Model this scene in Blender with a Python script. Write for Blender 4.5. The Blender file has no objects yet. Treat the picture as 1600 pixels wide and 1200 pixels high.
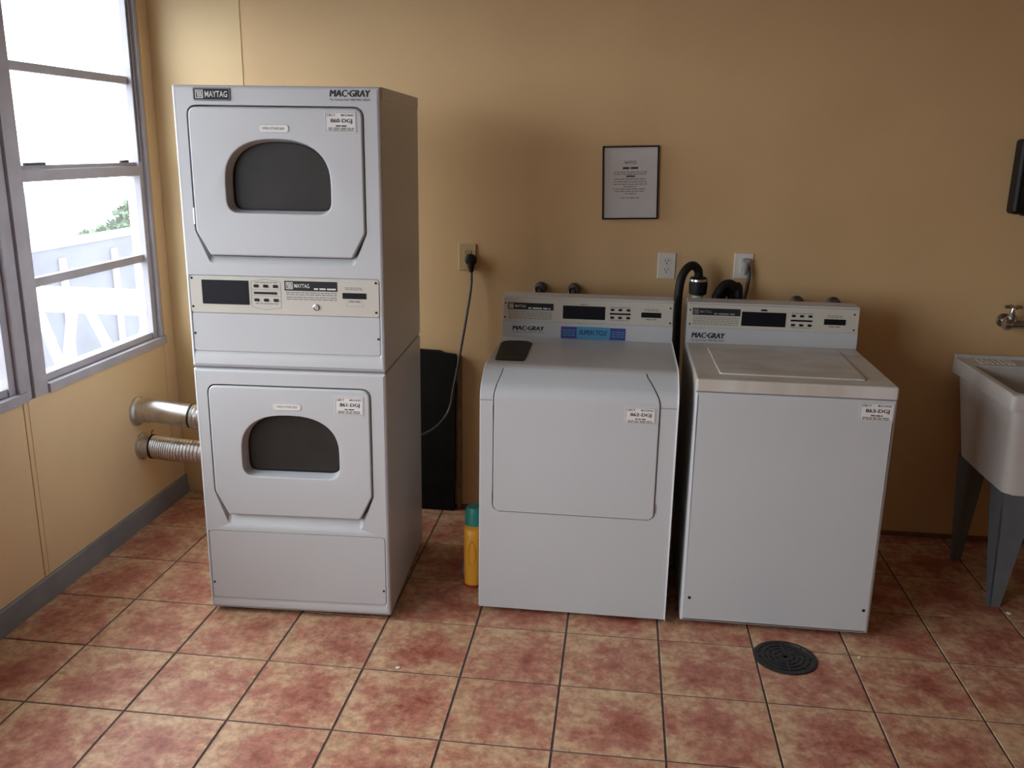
import bpy, bmesh, math, random
from mathutils import Vector, Matrix
from mathutils.geometry import tessellate_polygon

scene = bpy.context.scene
COL = scene.collection
R = math.radians
rng = random.Random(7)

# ------------------------------------------------------------------ camera
FOC, PITCH, YAW, ROLL = 1401.1, 0.259836, 0.118035, 0.016058
CAM = Vector((1.80076, -2.93966, 1.71668))
cy, sy, cp, sp = math.cos(YAW), math.sin(YAW), math.cos(PITCH), math.sin(PITCH)
fwd = Vector((-sy * cp, cy * cp, -sp))
rgt = Vector((cy, sy, 0.0))
upv = rgt.cross(fwd)
cr, sr = math.cos(ROLL), math.sin(ROLL)
r2 = cr * rgt + sr * upv
u2 = -sr * rgt + cr * upv
cam_data = bpy.data.cameras.new('camera')
cam_data.sensor_width = 36.0
cam_data.lens = FOC / 1600.0 * 36.0
cam_data.clip_start = 0.05
cam_data.clip_end = 300
cam = bpy.data.objects.new('camera', cam_data)
COL.objects.link(cam)
m3 = Matrix((r2, u2, -fwd)).transposed()
cam.matrix_world = Matrix.Translation(CAM) @ m3.to_4x4()
scene.camera = cam

# ------------------------------------------------------------------ sky, exposure
world = bpy.data.worlds.new('overcast_sky')
scene.world = world
world.use_nodes = True
wn = world.node_tree.nodes
wn['Background'].inputs[0].default_value = (0.90, 0.955, 1.0, 1)
wn['Background'].inputs[1].default_value = 6.0

scene.view_settings.view_transform = 'Standard'
scene.view_settings.look = 'None'
scene.view_settings.exposure = 0.70
scene.view_settings.gamma = 1.0
scene.view_settings.use_curve_mapping = False
scene.cycles.use_denoising = True
scene.cycles.max_bounces = 10
scene.cycles.diffuse_bounces = 6
scene.cycles.transparent_max_bounces = 12

# ------------------------------------------------------------------ materials
def _mat(name):
    m = bpy.data.materials.new(name)
    m.use_nodes = True
    nt = m.node_tree
    return m, nt, nt.nodes['Principled BSDF']

def mat(name, col, rough=0.5, metal=0.0, noise=0.0, nscale=20.0, bump=0.0, bscale=200.0, spec=0.5):
    m, nt, b = _mat(name)
    b.inputs['Roughness'].default_value = rough
    b.inputs['Metallic'].default_value = metal
    b.inputs['Specular IOR Level'].default_value = spec
    b.inputs['Base Color'].default_value = (*col, 1)
    tc = nt.nodes.new('ShaderNodeTexCoord')
    if noise > 0:
        n = nt.nodes.new('ShaderNodeTexNoise')
        n.inputs['Scale'].default_value = nscale
        n.inputs['Detail'].default_value = 5
        nt.links.new(tc.outputs['Object'], n.inputs['Vector'])
        r = nt.nodes.new('ShaderNodeValToRGB')
        r.color_ramp.elements[0].position = 0.3
        r.color_ramp.elements[1].position = 0.7
        r.color_ramp.elements[0].color = (*[c * (1 - noise) for c in col], 1)
        r.color_ramp.elements[1].color = (*[min(1, c * (1 + noise * 0.4)) for c in col], 1)
        nt.links.new(n.outputs['Fac'], r.inputs['Fac'])
        nt.links.new(r.outputs['Color'], b.inputs['Base Color'])
    if bump > 0:
        n2 = nt.nodes.new('ShaderNodeTexNoise')
        n2.inputs['Scale'].default_value = bscale
        n2.inputs['Detail'].default_value = 3
        nt.links.new(tc.outputs['Object'], n2.inputs['Vector'])
        bp = nt.nodes.new('ShaderNodeBump')
        bp.inputs['Strength'].default_value = bump
        bp.inputs['Distance'].default_value = 0.002
        nt.links.new(n2.outputs['Fac'], bp.inputs['Height'])
        nt.links.new(bp.outputs['Normal'], b.inputs['Normal'])
    return m

def tile_material():
    m, nt, b = _mat('terracotta_tile')
    N, L = nt.nodes, nt.links
    tc = N.new('ShaderNodeTexCoord')
    oi = N.new('ShaderNodeObjectInfo')
    mul = N.new('ShaderNodeVectorMath'); mul.operation = 'SCALE'
    cmb = N.new('ShaderNodeCombineXYZ')
    L.new(oi.outputs['Random'], cmb.inputs[0])
    L.new(oi.outputs['Random'], cmb.inputs[2])
    L.new(cmb.outputs[0], mul.inputs[0]); mul.inputs['Scale'].default_value = 9.0
    add = N.new('ShaderNodeVectorMath'); add.operation = 'ADD'
    L.new(tc.outputs['Object'], add.inputs[0]); L.new(mul.outputs[0], add.inputs[1])
    # large cloud
    n1 = N.new('ShaderNodeTexNoise'); n1.inputs['Scale'].default_value = 9.5; n1.inputs['Detail'].default_value = 7; n1.inputs['Roughness'].default_value = 0.72
    L.new(add.outputs[0], n1.inputs['Vector'])
    # blotch toward the middle of each printed tile
    off = N.new('ShaderNodeVectorMath'); off.operation = 'SUBTRACT'; off.inputs[1].default_value = (0.03, -0.02, 0)
    L.new(tc.outputs['Object'], off.inputs[0])
    ln = N.new('ShaderNodeVectorMath'); ln.operation = 'LENGTH'
    L.new(off.outputs[0], ln.inputs[0])
    mr = N.new('ShaderNodeMapRange')
    mr.inputs['From Min'].default_value = 0.02; mr.inputs['From Max'].default_value = 0.19
    mr.inputs['To Min'].default_value = 0.10; mr.inputs['To Max'].default_value = -0.07
    L.new(ln.outputs['Value'], mr.inputs['Value'])
    sm = N.new('ShaderNodeMath'); sm.operation = 'ADD'
    L.new(n1.outputs['Fac'], sm.inputs[0]); L.new(mr.outputs[0], sm.inputs[1])
    rp = N.new('ShaderNodeValToRGB')
    e = rp.color_ramp.elements
    e[0].position = 0.29; e[0].color = (0.70, 0.48, 0.29, 1)
    e[1].position = 0.70; e[1].color = (0.38, 0.115, 0.075, 1)
    x = e.new(0.43); x.color = (0.63, 0.38, 0.23, 1)
    x = e.new(0.54); x.color = (0.52, 0.225, 0.15, 1)
    L.new(sm.outputs[0], rp.inputs['Fac'])
    # fine mottling
    n2 = N.new('ShaderNodeTexNoise'); n2.inputs['Scale'].default_value = 34; n2.inputs['Detail'].default_value = 6; n2.inputs['Roughness'].default_value = 0.7
    L.new(add.outputs[0], n2.inputs['Vector'])
    r2_ = N.new('ShaderNodeValToRGB')
    r2_.color_ramp.elements[0].position = 0.36; r2_.color_ramp.elements[0].color = (0.52, 0.44, 0.40, 1)
    r2_.color_ramp.elements[1].position = 0.60; r2_.color_ramp.elements[1].color = (1.0, 1.0, 1.0, 1)
    L.new(n2.outputs['Fac'], r2_.inputs['Fac'])
    mx = N.new('ShaderNodeMix'); mx.data_type = 'RGBA'; mx.blend_type = 'MULTIPLY'
    mx.inputs['Factor'].default_value = 0.75
    L.new(rp.outputs['Color'], mx.inputs['A']); L.new(r2_.outputs['Color'], mx.inputs['B'])
    L.new(mx.outputs['Result'], b.inputs['Base Color'])
    b.inputs['Roughness'].default_value = 0.42
    b.inputs['Specular IOR Level'].default_value = 0.4
    bp = N.new('ShaderNodeBump'); bp.inputs['Strength'].default_value = 0.25; bp.inputs['Distance'].default_value = 0.002
    L.new(n2.outputs['Fac'], bp.inputs['Height']); L.new(bp.outputs['Normal'], b.inputs['Normal'])
    return m

def glass_material(name, haze, tint=(1, 1, 1)):
    m = bpy.data.materials.new(name); m.use_nodes = True
    nt = m.node_tree; N, L = nt.nodes, nt.links
    for n in list(N): N.remove(n)
    out = N.new('ShaderNodeOutputMaterial')
    tr = N.new('ShaderNodeBsdfTransparent'); tr.inputs[0].default_value = (*tint, 1)
    gl = N.new('ShaderNodeBsdfGlossy'); gl.inputs['Roughness'].default_value = 0.03
    tl = N.new('ShaderNodeBsdfTranslucent'); tl.inputs[0].default_value = (0.9, 0.92, 0.95, 1)
    lw = N.new('ShaderNodeLayerWeight'); lw.inputs['Blend'].default_value = 0.5
    pw = N.new('ShaderNodeMath'); pw.operation = 'POWER'; pw.inputs[1].default_value = 5.0
    fr = N.new('ShaderNodeMath'); fr.operation = 'MULTIPLY_ADD'; fr.inputs[1].default_value = 0.9; fr.inputs[2].default_value = 0.04
    L.new(lw.outputs['Facing'], pw.inputs[0]); L.new(pw.outputs[0], fr.inputs[0])
    m1 = N.new('ShaderNodeMixShader'); m2 = N.new('ShaderNodeMixShader')
    m1.inputs[0].default_value = haze
    L.new(tr.outputs[0], m1.inputs[1]); L.new(tl.outputs[0], m1.inputs[2])
    L.new(fr.outputs[0], m2.inputs[0]); L.new(m1.outputs[0], m2.inputs[1]); L.new(gl.outputs[0], m2.inputs[2])
    L.new(m2.outputs[0], out.inputs[0])
    return m

def lid_material():
    m, nt, b = _mat('stained_enamel')
    N, L = nt.nodes, nt.links
    tc = N.new('ShaderNodeTexCoord')
    mp = N.new('ShaderNodeMapping'); mp.inputs['Scale'].default_value = (3.5, 7.0, 1)
    L.new(tc.outputs['Object'], mp.inputs['Vector'])
    n = N.new('ShaderNodeTexNoise'); n.inputs['Scale'].default_value = 1.6; n.inputs['Detail'].default_value = 4
    L.new(mp.outputs[0], n.inputs['Vector'])
    r = N.new('ShaderNodeValToRGB')
    r.color_ramp.elements[0].position = 0.33; r.color_ramp.elements[0].color = (0.50, 0.46, 0.40, 1)
    r.color_ramp.elements[1].position = 0.56; r.color_ramp.elements[1].color = (0.60, 0.585, 0.56, 1)
    L.new(n.outputs['Fac'], r.inputs['Fac']); L.new(r.outputs['Color'], b.inputs['Base Color'])
    b.inputs['Roughness'].default_value = 0.38
    return m

M = {}
M['wall'] = mat('yellow_wall_paint', (0.645, 0.445, 0.228), 0.6, noise=0.05, nscale=3, bump=0.25, bscale=60)
M['panel'] = mat('tan_panel_paint', (0.74, 0.54, 0.31), 0.45, noise=0.05, nscale=2)
M['corner'] = mat('pale_yellow_corner', (0.66, 0.485, 0.250), 0.5, noise=0.04, nscale=3)  # a little lighter than the main wall tone
M['ceiling'] = mat('white_ceiling_paint', (0.42, 0.38, 0.32), 0.8, noise=0.03, nscale=4)
M['frame'] = mat('grey_window_aluminium', (0.42, 0.41, 0.46), 0.45, 0.0, noise=0.12, nscale=9)
M['framedark'] = mat('dark_window_gasket', (0.08, 0.08, 0.09), 0.6, noise=0.1)
M['base'] = mat('grey_baseboard', (0.22, 0.225, 0.24), 0.5, noise=0.25, nscale=6)
M['basered'] = mat('red_brown_base_strip', (0.22, 0.10, 0.06), 0.5, noise=0.3, nscale=12)
M['tile'] = tile_material()
M['grout'] = mat('grey_grout', (0.10, 0.085, 0.08), 0.9, noise=0.3, nscale=30)
M['white'] = mat('white_enamel', (0.525, 0.54, 0.56), 0.34, noise=0.02, nscale=4)
M['cream'] = mat('cream_console_plate', (0.56, 0.535, 0.475), 0.4, noise=0.03, nscale=8)
M['stain'] = lid_material()
M['black'] = mat('black_plastic', (0.010, 0.0095, 0.009), 0.45, noise=0.2, spec=0.25)
M['screen'] = mat('black_display', (0.008, 0.008, 0.012), 0.4, noise=0.1, spec=0.2)
M['ink'] = mat('black_ink', (0.015, 0.015, 0.018), 0.6, noise=0.1)
M['greyink'] = mat('grey_ink', (0.25, 0.24, 0.23), 0.6, noise=0.1)
M['whiteink'] = mat('white_ink', (0.70, 0.70, 0.68), 0.6, noise=0.05)
M['doorglass'] = mat('smoked_door_glass', (0.030, 0.026, 0.023), 0.4, noise=0.2, nscale=10, spec=0.25)
M['badge'] = mat('dark_badge', (0.025, 0.025, 0.030), 0.5, noise=0.1, spec=0.2)
M['badgerim'] = mat('grey_badge_rim', (0.20, 0.20, 0.21), 0.4, noise=0.1)
M['sticker'] = mat('white_sticker', (0.74, 0.73, 0.72), 0.5, noise=0.03)
M['blue'] = mat('purple_blue_sticker', (0.045, 0.06, 0.26), 0.45, noise=0.1, nscale=30)
M['cyan'] = mat('light_blue_sticker', (0.07, 0.30, 0.52), 0.45, noise=0.1, nscale=30)
M['navy'] = mat('navy_ink', (0.01, 0.02, 0.12), 0.6, noise=0.1)
M['steel'] = mat('bright_steel', (0.55, 0.55, 0.56), 0.3, 1.0, noise=0.1)
M['chrome'] = mat('worn_chrome', (0.50, 0.49, 0.48), 0.22, 1.0, noise=0.2)
M['galv'] = mat('galvanised_duct', (0.62, 0.61, 0.60), 0.33, 1.0, noise=0.2, nscale=25)
M['foil'] = mat('crinkled_foil', (0.66, 0.64, 0.62), 0.3, 1.0, noise=0.15, nscale=30, bump=0.9, bscale=120)
M['rubber'] = mat('black_rubber', (0.010, 0.010, 0.011), 0.5, noise=0.2, spec=0.3)
M['cord'] = mat('dark_grey_cord', (0.055, 0.053, 0.055), 0.5, noise=0.1)
M['plate'] = mat('ivory_outlet_plate', (0.68, 0.66, 0.60), 0.4, noise=0.03)
M['tan_plate'] = mat('tan_outlet_plate', (0.50, 0.36, 0.19), 0.5, noise=0.05)
M['pvc'] = mat('white_pvc', (0.62, 0.60, 0.56), 0.45, noise=0.1)
M['brass'] = mat('dull_valve_metal', (0.16, 0.145, 0.14), 0.45, 0.8, noise=0.4, nscale=40)
M['greyplug'] = mat('grey_plug', (0.30, 0.30, 0.29), 0.5, noise=0.1)
M['darkopening'] = mat('dark_opening_sheet', (0.012, 0.0105, 0.010), 0.8, noise=0.3, nscale=14, spec=0.15)  # near-black colour holds the shade inside a wall opening
M['wood'] = mat('brown_wood_batten', (0.20, 0.115, 0.055), 0.6, noise=0.3, nscale=18)
M['paper'] = mat('notice_paper', (0.60, 0.59, 0.58), 0.6, noise=0.03)
M['yellow'] = mat('orange_yellow_plastic', (0.72, 0.33, 0.025), 0.4, noise=0.08, nscale=8)
M['teal'] = mat('teal_plastic', (0.02, 0.24, 0.20), 0.4, noise=0.1)
M['redlabel'] = mat('red_label', (0.30, 0.02, 0.03), 0.5, noise=0.1)
M['bluelabel'] = mat('blue_label', (0.08, 0.17, 0.32), 0.5, noise=0.1)
M['tub'] = mat('white_tub_plastic', (0.66, 0.64, 0.62), 0.5, noise=0.06, nscale=10)
M['leg'] = mat('grey_leg_paint', (0.125, 0.14, 0.155), 0.5, noise=0.1)
M['iron'] = mat('dark_cast_iron', (0.035, 0.033, 0.032), 0.5, 0.4, noise=0.4, nscale=30)
M['hole'] = mat('drain_pit', (0.006, 0.006, 0.006), 0.9, noise=0.1)
M['litter'] = mat('white_litter', (0.8, 0.8, 0.8), 0.7, noise=0.05)
M['pane'] = glass_material('hazy_window_glass', 0.025)
M['rail'] = mat('white_railing_paint', (0.30, 0.31, 0.33), 0.6, noise=0.05)
M['parapet'] = mat('blue_grey_parapet', (0.070, 0.078, 0.105), 0.8, noise=0.25, nscale=2)
M['deck'] = mat('outdoor_concrete', (0.10, 0.105, 0.13), 0.9, noise=0.2, nscale=3)
M['leaf'] = mat('green_leaf', (0.045, 0.095, 0.045), 0.7, noise=0.4, nscale=5)
M['bark'] = mat('grey_bark', (0.10, 0.08, 0.06), 0.9, noise=0.4, nscale=8)

# ------------------------------------------------------------------ mesh helpers
def finish(bm, name, material, parent=None, smooth=35, loc=None, rot=None, doubles=True):
    if doubles:
        bmesh.ops.remove_doubles(bm, verts=bm.verts, dist=1e-6)
    bmesh.ops.recalc_face_normals(bm, faces=bm.faces)
    me = bpy.data.meshes.new(name)
    bm.to_mesh(me); bm.free()
    me.materials.append(M[material] if isinstance(material, str) else material)
    if smooth:
        me.polygons.foreach_set('use_smooth', [True] * len(me.polygons))
        me.set_sharp_from_angle(angle=R(smooth))
    o = bpy.data.objects.new(name, me)
    COL.objects.link(o)
    if smooth:
        wnm = o.modifiers.new('flat_faces', 'WEIGHTED_NORMAL')
        wnm.weight = 80; wnm.keep_sharp = True
    if parent is not None: o.parent = parent
    if loc is not None: o.location = loc
    if rot is not None: o.rotation_euler = rot
    return o

def thing(name, label, cat, loc=(0, 0, 0), rz=0.0, group=None):
    o = bpy.data.objects.new(name, None)
    o.empty_display_size = 0.1
    COL.objects.link(o)
    o.location = loc; o.rotation_euler = (0, 0, rz)
    o['label'] = label; o['category'] = cat
    if group: o['group'] = group
    return o

def tag(o, label, cat, group=None, kind=None):
    o['label'] = label; o['category'] = cat
    if group: o['group'] = group
    if kind: o['kind'] = kind
    return o

def structure(o, label, cat):
    o['kind'] = 'structure'; o['label'] = label; o['category'] = cat
    return o

def merge(bm, tmp):
    me = bpy.data.meshes.new('tmp')
    tmp.to_mesh(me); tmp.free()
    bm.from_mesh(me)
    bpy.data.meshes.remove(me)

def box(bm, lo, hi, bev=0.0, seg=2):
    t = bmesh.new()
    bmesh.ops.create_cube(t, size=1.0)
    for v in t.verts:
        v.co = Vector([(lo[i] + hi[i]) / 2 + v.co[i] * (hi[i] - lo[i]) for i in range(3)])
    if bev > 0:
        bmesh.ops.bevel(t, geom=list(t.edges), offset=bev, segments=seg, profile=0.5, affect='EDGES')
    merge(bm, t)

def B(name, lo, hi, material, parent=None, bev=0.0, seg=2):
    bm = bmesh.new(); box(bm, lo, hi, bev, seg)
    return finish(bm, name, material, parent)

def loft(bm, loops, cap0=True, cap1=True, closed=True):
    vs = [[bm.verts.new(p) for p in lp] for lp in loops]
    n = len(vs[0])
    for a, b in zip(vs, vs[1:]):
        for i in range(n if closed else n - 1):
            j = (i + 1) % n
            try: bm.faces.new((a[i], a[j], b[j], b[i]))
            except ValueError: pass
    if cap0: bm.faces.new(vs[0])
    if cap1: bm.faces.new(list(reversed(vs[-1])))
    return vs

def tube(bm, path, rad, seg=14, cap=True):
    """path: list of Vector; rad: number or list"""
    P = [Vector(p) for p in path]
    n = len(P)
    loops = []
    up = None
    for i in range(n):
        t = (P[min(i + 1, n - 1)] - P[max(i - 1, 0)]).normalized()
        if up is None:
            up = Vector((0, 0, 1)) if abs(t.z) < 0.9 else Vector((0, 1, 0))
        a = (up - t * up.dot(t)).normalized(); up = a
        b = t.cross(a)
        r = rad[i] if isinstance(rad, (list, tuple)) else rad
        loops.append([P[i] + a * (math.cos(k / seg * 2 * math.pi) * r) + b * (math.sin(k / seg * 2 * math.pi) * r) for k in range(seg)])
    loft(bm, loops, cap, cap)

def spline(pts, sub=8):
    P = [Vector(p) for p in pts]
    P = [2 * P[0] - P[1]] + P + [2 * P[-1] - P[-2]]
    out = []
    for i in range(1, len(P) - 2):
        for k in range(sub):
            t = k / sub
            a, b, c, d = P[i - 1], P[i], P[i + 1], P[i + 2]
            out.append(0.5 * ((2 * b) + (c - a) * t + (2 * a - 5 * b + 4 * c - d) * t * t + (3 * b - a - 3 * c + d) * t ** 3))
    out.append(P[-2])
    return out

def lathe(bm, prof, center, axis='Z', seg=24):
    """prof: list of (r, h) along axis"""
    c = Vector(center)
    loops = []
    for r, h in prof:
        lp = []
        for k in range(seg):
            a = k / seg * 2 * math.pi
            x, y = math.cos(a) * r, math.sin(a) * r
            if axis == 'Z': p = Vector((x, y, h))
            elif axis == 'Y': p = Vector((x, h, y))
            else: p = Vector((h, x, y))
            lp.append(c + p)
        loops.append(lp)
    loft(bm, loops)

def rpoly(pts, rad, seg=6):
    """rounded polygon, pts = [(x, z)], rad = number or list"""
    n = len(pts); out = []
    for i in range(n):
        p = Vector(pts[i]); a = Vector(pts[i - 1]); b = Vector(pts[(i + 1) % n])
        r = rad[i] if isinstance(rad, (list, tuple)) else rad
        da, db = (a - p).normalized(), (b - p).normalized()
        ang = da.angle(db)
        d = min(r / math.tan(ang / 2), (a - p).length * 0.49, (b - p).length * 0.49)
        if r <= 0:
            out.append((p.x, p.y)); continue
        s, e = p + da * d, p + db * d
        for k in range(seg + 1):
            t = k / seg
            q = s * (1 - t) ** 2 + p * (2 * t * (1 - t)) + e * t * t
            out.append((q.x, q.y))
    return out

def rect(x0, x1, z0, z1, r=0.0, seg=5):
    return rpoly([(x0, z0), (x1, z0), (x1, z1), (x0, z1)], r, seg)

def offset(poly, d):
    """positive d grows the (ccw) polygon"""
    n = len(poly); out = []
    area = sum(poly[i][0] * poly[(i + 1) % n][1] - poly[(i + 1) % n][0] * poly[i][1] for i in range(n))
    s = 1 if area > 0 else -1
    for i in range(n):
        p = Vector(poly[i])
        k = 1
        while (Vector(poly[i - k]) - p).length < 1e-7: k += 1
        a = (p - Vector(poly[i - k])).normalized()
        k = 1
        while (Vector(poly[(i + k) % n]) - p).length < 1e-7: k += 1
        b = (Vector(poly[(i + k) % n]) - p).normalized()
        na, nb = Vector((a.y, -a.x)), Vector((b.y, -b.x))
        m = (na + nb)
        m = m / max(1e-6, m.length)
        c = max(0.4, m.dot(na))
        q = p + m * (d * s / c)
        out.append((q.x, q.y))
    return out

def at(poly, y):
    return [Vector((x, y, z)) for x, z in poly]

def plate(bm, outer, holes):
    flat = list(outer)
    for h in holes: flat += list(h)
    vs = [bm.verts.new(p) for p in flat]
    for t in tessellate_polygon([[Vector((p.x, p.z, 0)) for p in l] for l in [outer] + list(holes)]):
        try: bm.faces.new([vs[i] for i in t])
        except ValueError: pass

def slab(bm, poly, y0, y1, bev=0.0):
    """extruded outline in the xz plane, front at y0 (smaller y), with a rounded front edge"""
    loops = []
    if bev > 0:
        for k in range(4):
            a = k / 3 * math.pi / 2
            loops.append(at(offset(poly, -bev * (1 - math.sin(a))), y0 + bev * (1 - math.cos(a))))
    else:
        loops.append(at(poly, y0))
    loops.append(at(poly, y1))
    loft(bm, loops)

def S(name, poly, y0, y1, material, parent, bev=0.0):
    bm = bmesh.new(); slab(bm, poly, y0, y1, bev)
    return finish(bm, name, material, parent)

_font_cache = {}
def text(bm, s, x, z, y, w=None, h=0.01, align='L', bold=0.0, shear=0.0):
    """flat lettering facing -y; (x, z) is the left / centre of the baseline, h cap height, w forced width"""
    key = (s, bold, shear)
    if key not in _font_cache:
        cu = bpy.data.curves.new('t', 'FONT')
        cu.body = s; cu.size = 1.0; cu.offset = bold; cu.shear = shear
        cu.resolution_u = 2
        ob = bpy.data.objects.new('t', cu)
        COL.objects.link(ob)
        bpy.context.view_layer.update()
        me = bpy.data.meshes.new_from_object(ob.evaluated_get(bpy.context.evaluated_depsgraph_get()))
        vs = [tuple(v.co[:2]) for v in me.vertices]
        fs = [tuple(p.vertices) for p in me.polygons]
        bpy.data.objects.remove(ob); bpy.data.curves.remove(cu); bpy.data.meshes.remove(me)
        _font_cache[key] = (vs, fs)
    vs, fs = _font_cache[key]
    if not vs: return
    x0, x1 = min(v[0] for v in vs), max(v[0] for v in vs)
    z0, z1 = min(v[1] for v in vs), max(v[1] for v in vs)
    sz = h / max(1e-6, z1 - z0)
    sx = sz if w is None else w / (x1 - x0)
    W = (x1 - x0) * sx
    ox = x if align == 'L' else x - W / 2
    nv = [bm.verts.new((ox + (a - x0) * sx, y, z + (b - z0) * sz)) for a, b in vs]
    for f in fs:
        try: bm.faces.new([nv[i] for i in f])
        except ValueError: pass

def flat(bm, x0, x1, z0, z1, y):
    vs = [bm.verts.new(p) for p in ((x0, y, z0), (x1, y, z0), (x1, y, z1), (x0, y, z1))]
    bm.faces.new(vs)

def wordline(bm, x0, x1, z, h, y, seed):
    """a line of print too small to read"""
    r = random.Random(seed); x = x0
    while x < x1:
        w = min(r.uniform(2.0, 6.5) * h, x1 - x)
        if w < h: break
        flat(bm, x, x + w, z, z + h, y)
        x += w + h * 0.8

# ================================================================== the room
XL, YB, T = -0.33, 1.09, 0.3333
YREC = YB - 0.003
X0R, X1R, Y0R, ZC = XL, 7.60, -6.80, 2.60

# floor: grout bed and single tiles
bm = bmesh.new(); box(bm, (XL - 0.12, Y0R - 0.1, -0.10), (X1R + 0.1, YB + 0.2, -0.003))
floor = structure(finish(bm, 'floor', 'grout'), 'red and tan mottled square tile floor with grey grout', 'floor')
tile_cache = {}
NC, NR = 13, 11                       # tiles laid singly as far as the photo shows them
for c in range(-1, NC):
    for w in range(-4, NR):
        x0, x1 = c * T, (c + 1) * T
        y1, y0 = -w * T, -(w + 1) * T
        x0c, x1c, y0c, y1c = max(x0, XL), min(x1, X1R), max(y0, Y0R), min(y1, YB if x0 > 0 else YREC)
        if x1c - x0c < 0.02 or y1c - y0c < 0.02: continue
        g = 0.0038
        cx, cyy = (x0 + x1) / 2, (y0 + y1) / 2
        key = (round(x0c - cx, 3), round(x1c - cx, 3), round(y0c - cyy, 3), round(y1c - cyy, 3))
        if key not in tile_cache:
            tb = bmesh.new()
            a, b_, c_, d = key
            prof = []
            for ins, z in ((0.0, -0.006), (0.0, -0.0012), (0.0012, 0.0)):
                prof.append([Vector((a + g + ins, c_ + g + ins, z)), Vector((b_ - g - ins, c_ + g + ins, z)),
                             Vector((b_ - g - ins, d - g - ins, z)), Vector((a + g + ins, d - g - ins, z))])
            loft(tb, prof)
            bmesh.ops.recalc_face_normals(tb, faces=tb.faces)
            me = bpy.data.meshes.new('tile'); tb.to_mesh(me); tb.free()
            me.materials.append(M['tile'])
            tile_cache[key] = me
        o = bpy.data.objects.new('tile', tile_cache[key])
        COL.objects.link(o); o.parent = floor
        o.location = (cx, cyy, rng.uniform(-0.0006, 0.0))

tb = bmesh.new()
for c in range(-1, 24):
    for w in range(-4, 22):
        if c < NC and w < NR: continue
        x0c, x1c, y0c, y1c = max(c * T, XL) + 0.0025, min((c + 1) * T, X1R) - 0.0025, max(-(w + 1) * T, Y0R) + 0.0025, min(-w * T, YB) - 0.0025
        if x1c - x0c < 0.02 or y1c - y0c < 0.02: continue
        loft(tb, [[Vector((x0c, y0c, z)), Vector((x1c, y0c, z)), Vector((x1c, y1c, z)), Vector((x0c, y1c, z))] for z in (-0.006, -0.0004)])
finish(tb, 'tile_field', 'tile', floor, smooth=0, doubles=False)['kind'] = 'stuff'

# back wall: main face at YB, thin, slightly lighter strip beside the window
bm = bmesh.new()
box(bm, (0.097, YB, -0.1), (X1R + 0.1, YB + 0.2, ZC + 0.1))
box(bm, (XL - 0.12, YB, -0.1), (0.097, YB + 0.2, ZC + 0.1))
wb = structure(finish(bm, 'wall_back', 'wall', doubles=False), 'yellow painted back wall behind the machines', 'wall')
B('corner_strip', (XL + 0.001, YB - 0.003, 0.0), (0.097, YB, ZC - 0.001), 'corner', wb, 0.0008)
structure(B('wall_right', (X1R, Y0R - 0.1, -0.1), (X1R + 0.1, YB, ZC + 0.1), 'wall'), 'yellow painted right wall', 'wall')
structure(B('wall_front', (XL - 0.12, Y0R - 0.1, -0.1), (X1R, Y0R, ZC + 0.1), 'wall'), 'yellow painted wall behind the viewer', 'wall')
structure(B('ceiling', (XL - 0.12, Y0R, ZC), (X1R, YB, ZC + 0.1), 'ceiling'), 'white painted ceiling', 'ceiling')

# left wall with a row of windows
PITCHW = 1.02
NWIN = 3
YD0, YD1 = -3.98, -2.06            # unseen glazed door, added to light the floor and machine fronts
ZS, ZH = 0.785, 2.42
bm = bmesh.new()
box(bm, (XL - 0.12, YD1, -0.1), (XL - 0.014, YREC, ZS))
box(bm, (XL - 0.12, Y0R, -0.1), (XL, YD0, ZS))
box(bm, (XL - 0.12, Y0R, ZH), (XL, YREC, ZC + 0.02))
box(bm, (XL - 0.12, 1.0, ZS), (XL, YREC, ZH))
box(bm, (XL - 0.12, Y0R, ZS), (XL, YD0, ZH))
wall_left = structure(finish(bm, 'wall_left', 'panel', doubles=False), 'tan panelled wall under the row of windows', 'wall')
for i in range(NWIN):
    ya = 0.985 - PITCHW * i if i else 0.985
    yb_ = -0.020 - PITCHW * i + 0.0
    ya = 0.985 if i == 0 else -0.050 - PITCHW * (i - 1)
    B('panel', (XL - 0.014, yb_, 0.02), (XL, ya, ZS), 'panel', wall_left, 0.0015, 1)
    B('batten', (XL - 0.014, yb_ - 0.027, 0.02), (XL + 0.001, yb_ - 0.003, ZS), 'panel', wall_left, 0.0015, 1)
B('panel', (XL - 0.014, 0.988, 0.02), (XL + 0.001, YREC, ZS), 'panel', wall_left, 0.0015, 1)

bm = bmesh.new()
prof = [(0.0, 0.0), (0.020, 0.0), (0.020, 0.022), (0.012, 0.034), (0.011, 0.086), (0.006, 0.092), (0.0, 0.092)]
loft(bm, [[Vector((XL + a, y, z + 0.0005)) for a, z in prof] for y in (YD1, YREC)])
structure(finish(bm, 'baseboard_left', 'base'), 'grey baseboard along the window wall', 'baseboard')
structure(B('baseboard_back', (0.10, YB - 0.010, 0.0005), (X1R, YB, 0.022), 'basered', None, 0.003), 'thin red brown base strip along the back wall', 'baseboard')

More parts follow.
